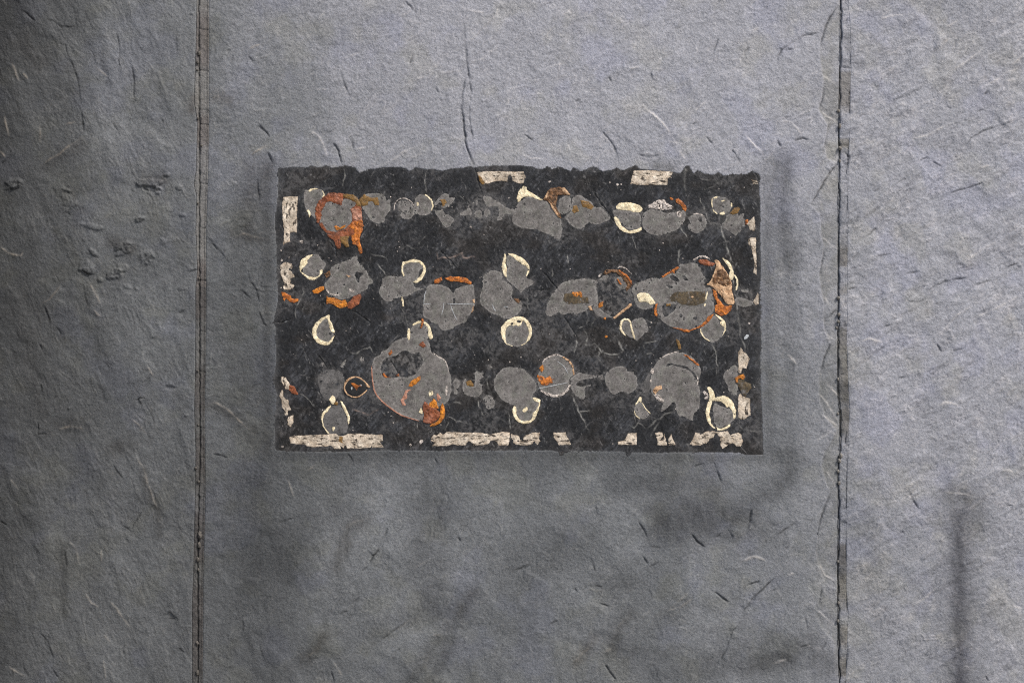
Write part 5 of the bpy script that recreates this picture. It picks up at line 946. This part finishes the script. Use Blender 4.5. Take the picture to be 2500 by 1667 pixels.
# --- third row
spot('dull dark grey round spot at lower left, beside the glossy black roundel', [F(C1, [[(600, 500), (610, 440), (700, 390), (800, 370), (900, 400), (950, 480), (940, 560), (930, 600), (905, 680), (860, 720), (840, 765), (750, 772), (690, 770), (640, 670), (620, 580)], [(890, 700), (960, 720), (940, 770), (900, 740)], [(965, 740), (1045, 745), (1040, 795), (980, 790)]], 9, mat='film_dark')])
spot('glossy black roundel with a tan rim and a red mark inside, lower left', [('black_disc', 'resin', C1, [oval(1085, 595, 140, 125, 26)], dict(thick=2.0, jit=.25, wrinkle=.3, lift=.4)), ('tan_rim', 'tan', C1, [[(935, 600), (950, 530), (1020, 468), (1100, 460), (1170, 488), (1230, 545), (1280, 600), (1245, 612), (1200, 545), (1160, 505), (1095, 476), (1045, 490), (985, 540), (955, 600), (965, 650), (1000, 695), (1055, 722), (1118, 718), (1180, 680), (1232, 630), (1240, 640), (1192, 692), (1120, 735), (1050, 735), (980, 700), (945, 655)]], dict(thick=2.6, jit=.35, wrinkle=1.2, step=1.8, lift=.4)), OR(C1, [[(1030, 550), (1080, 550), (1120, 580), (1160, 560), (1172, 590), (1130, 600), (1100, 642), (1075, 602)]], 'orange', 'red_glue', lift=2.4), ('white_fleck', 'chip', C1, [[(1030, 600), (1052, 598), (1047, 632), (1033, 634)], [(1150, 565), (1168, 568), (1165, 588)]], dict(thick=.6, lift=2.6, jit=.2))])
spot('grey spot shaped like a lollipop, thin yellow-cream rim and neck, bottom left', [F(C1, [[(790, 830), (900, 830), (950, 890), (970, 980), (1000, 1080), (990, 1150), (960, 1195), (900, 1210), (800, 1200), (740, 1190), (680, 1120), (655, 1020), (670, 940), (720, 890)]], 3, mat='film_dark'), CR(C1, [[(750, 750), (790, 700), (825, 725), (832, 785), (800, 822), (770, 800)], [(785, 820), (740, 895), (685, 950), (664, 1030), (694, 1120), (760, 1192), (730, 1188), (675, 1112), (648, 1010), (663, 930), (720, 868)], [(890, 763), (930, 800), (980, 890), (1015, 990), (1012, 1050), (990, 1087), (985, 1000), (955, 920), (920, 850)], [(790, 1110), (825, 1105), (812, 1162), (790, 1155)]], 1, thick=1.7), OR(C1, [[(838, 778), (870, 800), (850, 828), (808, 822)]], 'amber', 'amber_glue', thick=1.4)])
spot('loose little grey fleck, leftmost above the dark grey round spot', [F(C1, [[(625, 310), (660, 275), (685, 290), (670, 345), (630, 330)]], 0)], 'glue_flake', 'glue flake')
spot('loose grey sliver leaning right, above the glossy black roundel', [F(C1, [[(890, 320), (975, 240), (965, 280), (935, 355), (905, 345)]], 0)], 'glue_flake', 'glue flake')
spot('loose round grey fleck just left of the largest grey spot', [F(C1, [[(1140, 260), (1155, 220), (1190, 210), (1200, 260), (1160, 290)]], 1)], 'glue_flake', 'glue flake')
spot('largest lobed grey spot with a big black hole and an orange seed in its middle', [
    F(C2, [[(35, 330), (80, 210), (150, 200), (160, 150), (240, 120), (300, 40), (400, -20), (520, -40), (700, -30), (770, 20), (790, 90), (800, 160), (860, 200), (960, 240), (1020, 340), (1025, 420), (1050, 440), (1060, 620), (1030, 740), (1000, 800), (900, 840), (860, 850), (720, 880), (700, 1010), (640, 1030), (540, 1000), (430, 960), (330, 900), (190, 800), (100, 740), (60, 620), (40, 480)]], 8, holes=[[(390, 160), (480, 125), (560, 180), (650, 150), (690, 230), (700, 300), (640, 370), (600, 440), (480, 480), (400, 470), (300, 480), (180, 470), (150, 340), (200, 240), (300, 205), (350, 200)]]),
    OR(C2, [[(510, 590), (530, 530), (600, 485), (660, 455), (667, 490), (620, 550), (560, 592)]], 'bright', 'orange_glue', wrinkle=1.2), OR(C2, [[(410, 770), (450, 700), (470, 640), (540, 630), (490, 680), (495, 740), (452, 770), (472, 830), (430, 832)], [(870, 680), (885, 675), (922, 740), (890, 782), (870, 730)]], 'pink', 'pink_glue', wrinkle=1.4),
    OR(C2, [[(250, 165), (290, 125), (307, 160), (270, 200)], [(175, 430), (200, 420), (225, 465), (290, 480), (230, 482), (190, 462)], [(345, 450), (385, 428), (392, 468)]], 'orange', 'orange_glue', thick=1.3), OR(C2, [[(635, 55), (690, 18), (740, 78), (700, 98)]], 'rust', 'rust_glue'), CR(C2, [[(765, 670), (800, 632), (827, 670), (822, 702), (780, 722)]], 2, thick=1.4),
    ('pale_rim', 'pink', C2, [strip([(40, 330), (45, 480), (75, 670), (190, 800), (330, 905), (430, 965), (640, 1030)], 17)], dict(thick=1.3, jit=.6)), ('white_rim', 'crust', C2, [strip([(830, 165), (870, 205), (960, 245), (1005, 320), (1025, 420)], 17), [(985, 590), (1010, 580), (1000, 720), (975, 680)]], dict(thick=1.1, jit=.9, chips=2, chip=(.6, 1.3)))])
spot('shell-shaped rust and golden yellow lump at the foot of the largest grey spot', [OR(C2, [[(690, 830), (720, 780), (770, 830), (860, 870), (910, 920), (910, 970), (850, 1040), (790, 1070), (690, 1045), (710, 960), (690, 880)]], 'rust', 'rust_glue', wrinkle=2.6, lift=.9), OR(C2, [[(920, 850), (945, 805), (967, 850), (977, 930), (960, 1000), (910, 1060), (830, 1097), (775, 1090), (810, 1065), (870, 1040), (912, 980), (915, 920)], [(770, 825), (830, 745), (870, 790), (890, 875), (860, 870), (800, 860)]], 'bright', 'yellow_glue', lift=1.2), CR(C2, [[(640, 912), (670, 858), (692, 900), (692, 942), (642, 922)]], 3, thick=1.6)])
spot('narrow grey shred hugging the right side of the largest grey spot', [F(C2, [[(1070, 540), (1110, 475), (1150, 510), (1185, 550), (1140, 620), (1130, 690), (1090, 710), (1090, 620)]], 1)])
spot('grey duck-shaped spot with an amber eye, third row', [F(C2, [[(1195, 590), (1210, 500), (1250, 490), (1240, 560), (1330, 590), (1350, 580), (1360, 460), (1345, 430), (1385, 390), (1410, 410), (1480, 430), (1470, 470), (1420, 500), (1410, 560), (1460, 570), (1440, 600), (1455, 670), (1390, 730), (1280, 720), (1210, 680)]], 1), OR(C2, [[(1240, 530), (1300, 508), (1340, 560), (1330, 592), (1260, 582)]], 'amber', 'amber_glue', thick=1.2)])
spot('small grey chip below and right of the duck-shaped spot', [F(C3, [[(200, 750), (260, 690), (320, 720), (365, 790), (340, 860), (290, 880), (245, 870), (230, 800)]], 3)], 'glue_flake', 'glue flake')
spot('tiny grey chip above the big grey disc with a cream horseshoe', [F(C3, [[(265, 350), (300, 320), (332, 345), (310, 377), (275, 370)]], 0)], 'glue_flake', 'glue flake')
spot('big grey disc with a cream horseshoe hanging from its lower right', [F(C3, [[(340, 560), (360, 470), (440, 370), (540, 340), (650, 350), (730, 370), (800, 440), (880, 530), (890, 640), (850, 700), (830, 740), (880, 790), (925, 780), (920, 870), (880, 910), (840, 920), (830, 1000), (770, 1035), (690, 1035), (640, 950), (620, 830), (560, 820), (450, 770), (400, 700), (350, 620)]], 10), CR(C3, [[(580, 880), (600, 840), (630, 850), (630, 930), (650, 990), (700, 1035), (800, 1032), (840, 990), (835, 930), (890, 890), (922, 800), (900, 792), (860, 770), (828, 735), (860, 728), (938, 757), (936, 800), (918, 880), (880, 980), (830, 1047), (740, 1072), (660, 1052), (610, 1000), (583, 940)], [(705, 890), (770, 848), (777, 890), (740, 922), (712, 915)]], 2)])
spot('grey disc with a white crusty rim and orange left flank, third row', [F(C3, [[(905, 570), (900, 460), (930, 380), (960, 300), (1000, 240), (1080, 210), (1150, 185), (1220, 210), (1300, 260), (1340, 310), (1360, 380), (1370, 440), (1300, 490), (1310, 560), (1310, 610), (1230, 680), (1140, 720), (1040, 700), (950, 650)]], 3), OR(C3, [[(923, 360), (965, 308), (985, 370), (960, 415), (935, 392)]], 'bright', 'orange_glue'), OR(C3, [[(893, 445), (960, 460), (1000, 490), (1050, 450), (1085, 500), (1130, 500), (1090, 550), (1000, 578), (950, 582), (905, 500)]], 'orange', 'rust_glue', chips=7, jit=1.3, wrinkle=2.4), OR(C3, [strip([(1225, 215), (1300, 262), (1345, 330), (1365, 440)], 26)], 'tan', 'tan_glue', thick=1.3, chips=3), ('white_crust', 'crust', C3, [strip([(940, 645), (1040, 695), (1110, 720), (1200, 700), (1280, 640), (1320, 570)], 34), strip([(960, 300), (1000, 235), (1080, 205), (1150, 180), (1220, 210)], 20)], dict(thick=1.5, jit=1.2, chips=12, chip=(.8, 1.8), wrinkle=1.6)), ('scratch', 'chip', C3, [strip([(900, 620), (1100, 580), (1290, 540)], 8), strip([(1150, 270), (1240, 330), (1290, 430)], 7)], dict(thick=.5, lift=.4, jit=.3))])
spot('propeller-shaped grey spot right of the white-crusted disc', [F(C4, [[(440, 440), (500, 415), (600, 440), (720, 450), (710, 480), (620, 495), (560, 500), (480, 520), (440, 570), (520, 600), (560, 590), (640, 565), (640, 590), (560, 600), (560, 660), (570, 740), (540, 760), (460, 720), (385, 620), (385, 540), (375, 490)]], 4)])
spot('plain grey heart-shaped spot alone in the third row', [F(C4, [[(820, 460), (860, 390), (950, 340), (1030, 330), (1090, 350), (1110, 410), (1190, 400), (1190, 430), (1230, 480), (1225, 540), (1240, 580), (1200, 640), (1120, 690), (1040, 650), (920, 705), (870, 630), (830, 570)], [(740, 450), (800, 440), (800, 490), (760, 510), (735, 480)]], 1)])
spot('small grey teardrop with a broken thin cream outline below the plain heart', [F(C4, [[(1255, 790), (1295, 800), (1400, 940), (1340, 1000), (1280, 1010), (1220, 970), (1190, 900), (1200, 840)]], 0), CR(C4, [[(1265, 720), (1287, 735), (1288, 800), (1245, 782), (1215, 832), (1203, 825), (1245, 760)], strip([(1192, 890), (1202, 950), (1262, 1002)], 12), strip([(1290, 800), (1350, 885), (1400, 938)], 11)], 2, thick=1.2)])
spot('cracked many-petalled grey spot with an orange arc on top, lower right', [F(C4, [[(1270, 600), (1310, 600), (1330, 500), (1390, 410), (1402, 480), (1397, 640), (1370, 680), (1310, 670)]], 0, mat='film_dark'), F(C5, [[(150, 640), (145, 560), (150, 480), (190, 330), (260, 240), (380, 180), (500, 150), (640, 180), (740, 280), (800, 400), (780, 450), (745, 560), (780, 620), (780, 820), (760, 880), (690, 950), (690, 1040), (560, 960), (520, 990), (470, 900), (470, 800), (430, 790), (350, 880), (270, 930), (290, 850), (320, 800), (240, 770), (180, 700)]], 8, holes=[[(500, 318), (600, 328), (690, 400), (745, 470), (735, 525), (690, 440), (620, 372), (520, 348), (420, 310), (365, 340), (340, 335), (380, 288)]]),
    OR(C5, [[(570, 185), (612, 188), (650, 228), (710, 258), (772, 322), (760, 334), (690, 280), (622, 230)]], 'orange', 'orange_glue', thick=1.6), OR(C5, [[(175, 640), (220, 590), (290, 578), (292, 628), (240, 652), (215, 692), (180, 662)]], 'tan', 'tan_glue', thick=1.6), ('white_crust', 'crust', C5, [[(180, 692), (240, 682), (322, 772), (300, 802), (240, 772)], [(150, 355), (190, 370), (180, 440), (145, 420)], [(130, 510), (160, 505), (155, 560)], strip([(740, 460), (752, 520), (748, 575)], 18), strip([(260, 235), (380, 175), (500, 145)], 14)], dict(thick=1.3, jit=1.2, chips=5, chip=(.8, 1.7), wrinkle=1.5))])
spot('cream lantern-shaped ring with a curled top hook, bottom right', [F(C5, [[(945, 880), (960, 790), (1060, 850), (1180, 880), (1225, 1000), (1150, 1080), (1010, 1130), (960, 1050), (950, 950)]], 3), CR(C5, [[(885, 780), (935, 770), (925, 830), (905, 900), (895, 960), (912, 1000), (925, 1070), (975, 1122), (965, 1137), (900, 1082), (858, 1000), (853, 900), (870, 820)], [(985, 730), (1090, 703), (1160, 740), (1222, 830), (1242, 920), (1226, 1012), (1200, 990), (1205, 930), (1150, 850), (1120, 860), (1080, 800), (1020, 780), (955, 772)], [(868, 600), (910, 600), (950, 640), (970, 720), (988, 742), (940, 782), (888, 772), (905, 700), (880, 640)], [(985, 1100), (1020, 1130), (1090, 1118), (1160, 1068), (1172, 1090), (1110, 1142), (1000, 1157)]], 3), ('white_crust', 'crust', C5, [[(808, 655), (850, 650), (890, 700), (870, 765), (820, 745), (860, 720), (830, 690)]], dict(thick=1.6, jit=1, chips=4, chip=(.7, 1.5)))])
spot('three-lobed grey spot tucked against the left of the upright tape scraps, lower right', [F(C5, [[(1075, 470), (1100, 400), (1155, 370), (1180, 330), (1250, 320), (1265, 400), (1265, 700), (1200, 710), (1140, 650), (1130, 570), (1090, 520)]], 3)])

# --- crumbs of glue, tape and paint too small to pick apart
specks = [(A1, 400, 1050, 26), (A3, 430, 282, 16), (A3, 1200, 290, 17), (A3, 1295, 318, 18), (A3, 1340, 315, 12), (C1, 160, 1355, 18), (C2, 535, 1340, 20), (C2, 665, 1295, 30), (B5, 1408, 938, 16), (A1, 150, 1285, 16), (A1, 140, 1160, 14), (A1, 240, 1250, 14), (C4, 918, 1322, 12), (C5, 695, 1250, 12), (A4, 1340, 355, 9), (B1, 140, 485, 15), (A2, 990, 860, 16), (A2, 780, 660, 10), (A2, 710, 595, 9)]
pile = []
for S, x0, y0, rr2 in specks:
    pile.append(S([(x0 + rr2 * SH.uniform(.5, 1.2) * math.cos(t), y0 + rr2 * SH.uniform(.5, 1.2) * math.sin(t)) for t in [i * 2 * math.pi / 7 for i in range(7)]]))
for i in range(170):
    cu, cv = SH.uniform(690, 1845), SH.uniform(430, 1085); r0 = SH.uniform(.7, 1.9)
    pile.append([(cu + r0 * SH.uniform(.4, 1.3) * math.cos(t), cv + r0 * SH.uniform(.4, 1.5) * math.sin(t)) for t in [k2 * 2 * math.pi / 5 for k2 in range(5)]])
sk_ = skin('glue_crumbs', M['crust'], pile, thick=.6, jit=.2, smooth=0, wrinkle=.2)
sk_['kind'] = 'stuff'; label(sk_, 'tiny pale crumbs of glue and tape scattered over the dark bare patch', 'crumbs')
spot('single tiny orange dot on bare slate left of the small cream loop', [('orange_dot', 'bright', B4, [oval(835, 1105, 19, 19, 8)], dict(thick=1, jit=.3))], 'glue_flake', 'glue flake')
# ------------------------------------------------------------------ the surface of the bare patch, with faint ghosts of glue that has worn off
GHOST += [(C2([(390, 160), (480, 125), (560, 180), (650, 150), (690, 230), (700, 300), (640, 370), (600, 440), (480, 480), (400, 470), (300, 480), (180, 470), (150, 340), (200, 240), (300, 205)]), .8, 4),
          (B4([(700, 470), (760, 380), (930, 320), (1080, 400), (1150, 480), (1150, 620), (1100, 720), (940, 860), (780, 780), (680, 700)]), .8, 5),
          (A2([(840, 560), (1000, 500), (1140, 460), (1360, 550), (1540, 640), (1380, 770), (1100, 780), (860, 720)]), .5, 5),
          (A3([(1040, 560), (1220, 560), (1300, 700), (1200, 760), (1050, 700)]), .35, 5), (B5([(1230, 500), (1420, 510), (1460, 700), (1240, 720)]), .5, 5),
          (C3([(1250, 330), (1560, 430), (1500, 760), (1300, 700)]), .35, 6), (B5([(300, 680), (500, 680), (480, 800), (330, 870)]), .4, 4)]
for poly, al, reach in GHOST:
    win = B.window(poly, reach * 2)
    if win is None: continue
    uu = B.U[win]; vv = B.V[win]
    d, _, _ = polydist(uu, vv, list(poly) + [poly[0]])
    ins = inside_poly(uu, vv, poly)
    m = np.where(ins, 1.0, np.exp(-(d / reach) ** 1.5))
    pat = sstep(.44, .60, fbm(uu / 7, vv / 7, 930, 4, .62)) * (.5 + .5 * sstep(.4, .6, fbm(uu / 3.2, vv / 5, 935, 2)))
    a = (m * pat * al)[..., None]
    B.c[win] = B.c[win] * (1 - a) + np.array([.125, .119, .114], np.float32) * a
x, y, z = W(U2, V2, B.h - .35)
idx = np.arange(B.nu * B.nv).reshape(B.nv, B.nu)
fc = np.stack([idx[:-1, :-1], idx[1:, :-1], idx[1:, 1:], idx[:-1, 1:]], -1).reshape(-1, 4)
keep = (pd2[:-1, :-1] > -6).reshape(-1)
used = np.unique(fc[keep]); remap = np.zeros(B.nu * B.nv, np.int32); remap[used] = np.arange(len(used))
bp = mesh_from('bare_patch', np.stack([x, y, z], -1).reshape(-1, 3)[used], remap[fc[keep]], M['bare'], parent=middle, colors=B.c.reshape(-1, 3)[used])
bp['label'] = 'black bare rectangle with scratched surface'

# ------------------------------------------------------------------ outside the picture: a pier added to shade the wall, and the pavement
def shade_pier_sheet():  # unseen pier, added to block sky light from the left slab
    ys = np.arange(0.0, .93, .02); zs = np.arange(0.0, 2.95, .02)
    Y, Z = np.meshgrid(ys, zs); n = fbm(Y * 18, Z * 9, 900, 4) - .5
    X = -1.345 + .012 * n
    v = [np.stack([X, -Y, Z], -1).reshape(-1, 3)]
    i = np.arange(Y.size).reshape(Y.shape)
    f = [np.stack([i[:-1, :-1], i[:-1, 1:], i[1:, 1:], i[1:, :-1]], -1).reshape(-1, 4)]
    b = Y.size
    y1 = ys[-1]; x0 = -1.80
    front = [(-1.345, -y1, z) for z in zs] + [(x0, -y1, z) for z in zs]
    X2 = X[:, -1]
    front = [(X2[k2], -y1, zs[k2]) for k2 in range(len(zs))] + [(x0, -y1, z) for z in zs]
    m = len(zs); v.append(np.array(front)); f.append(np.array([(b + k2, b + m + k2, b + m + k2 + 1, b + k2 + 1) for k2 in range(m - 1)]))
    b += 2 * m
    v.append(np.array([(x0, 0, 0), (x0, -y1, 0), (x0, -y1, zs[-1]), (x0, 0, zs[-1]), (-1.345, 0, zs[-1]), (-1.345, -y1, zs[-1])]))
    f.append(np.array([(b, b + 3, b + 2, b + 1), (b + 3, b + 4, b + 5, b + 2)]))
    vv = np.concatenate(v); c = .105 * (1 + .5 * (fbm(vv[:, 1] * 9, vv[:, 2] * 5, 910, 4) - .5))
    return mesh_from('added_shade_pier', vv, np.concatenate(f), M['slate'], colors=np.stack([c, c, c * 1.03], -1))
label(shade_pier_sheet(), 'unseen slate pier added to shade the left end of the wall', 'added shade pier')
mp = bpy.data.materials.new('paving'); mp.use_nodes = True
nt = mp.node_tree; pb = nt.nodes['Principled BSDF']; gp = nt.nodes.new('ShaderNodeNewGeometry').outputs['Position']
nt.links.new(ramp(nt, noise(nt, gp, 7, 5, .65), [(.3, .13), (.7, .22)]), pb.inputs['Base Color']); pb.inputs['Roughness'].default_value = .85
bump(nt, pb, noise(nt, gp, 60, 4, .6), .006)
ground = mesh_from('pavement', [(-60, -80, 0), (60, -80, 0), (60, 8, 0), (-60, 8, 0)], [(0, 1, 2, 3)], mp)
ground['kind'] = 'structure'
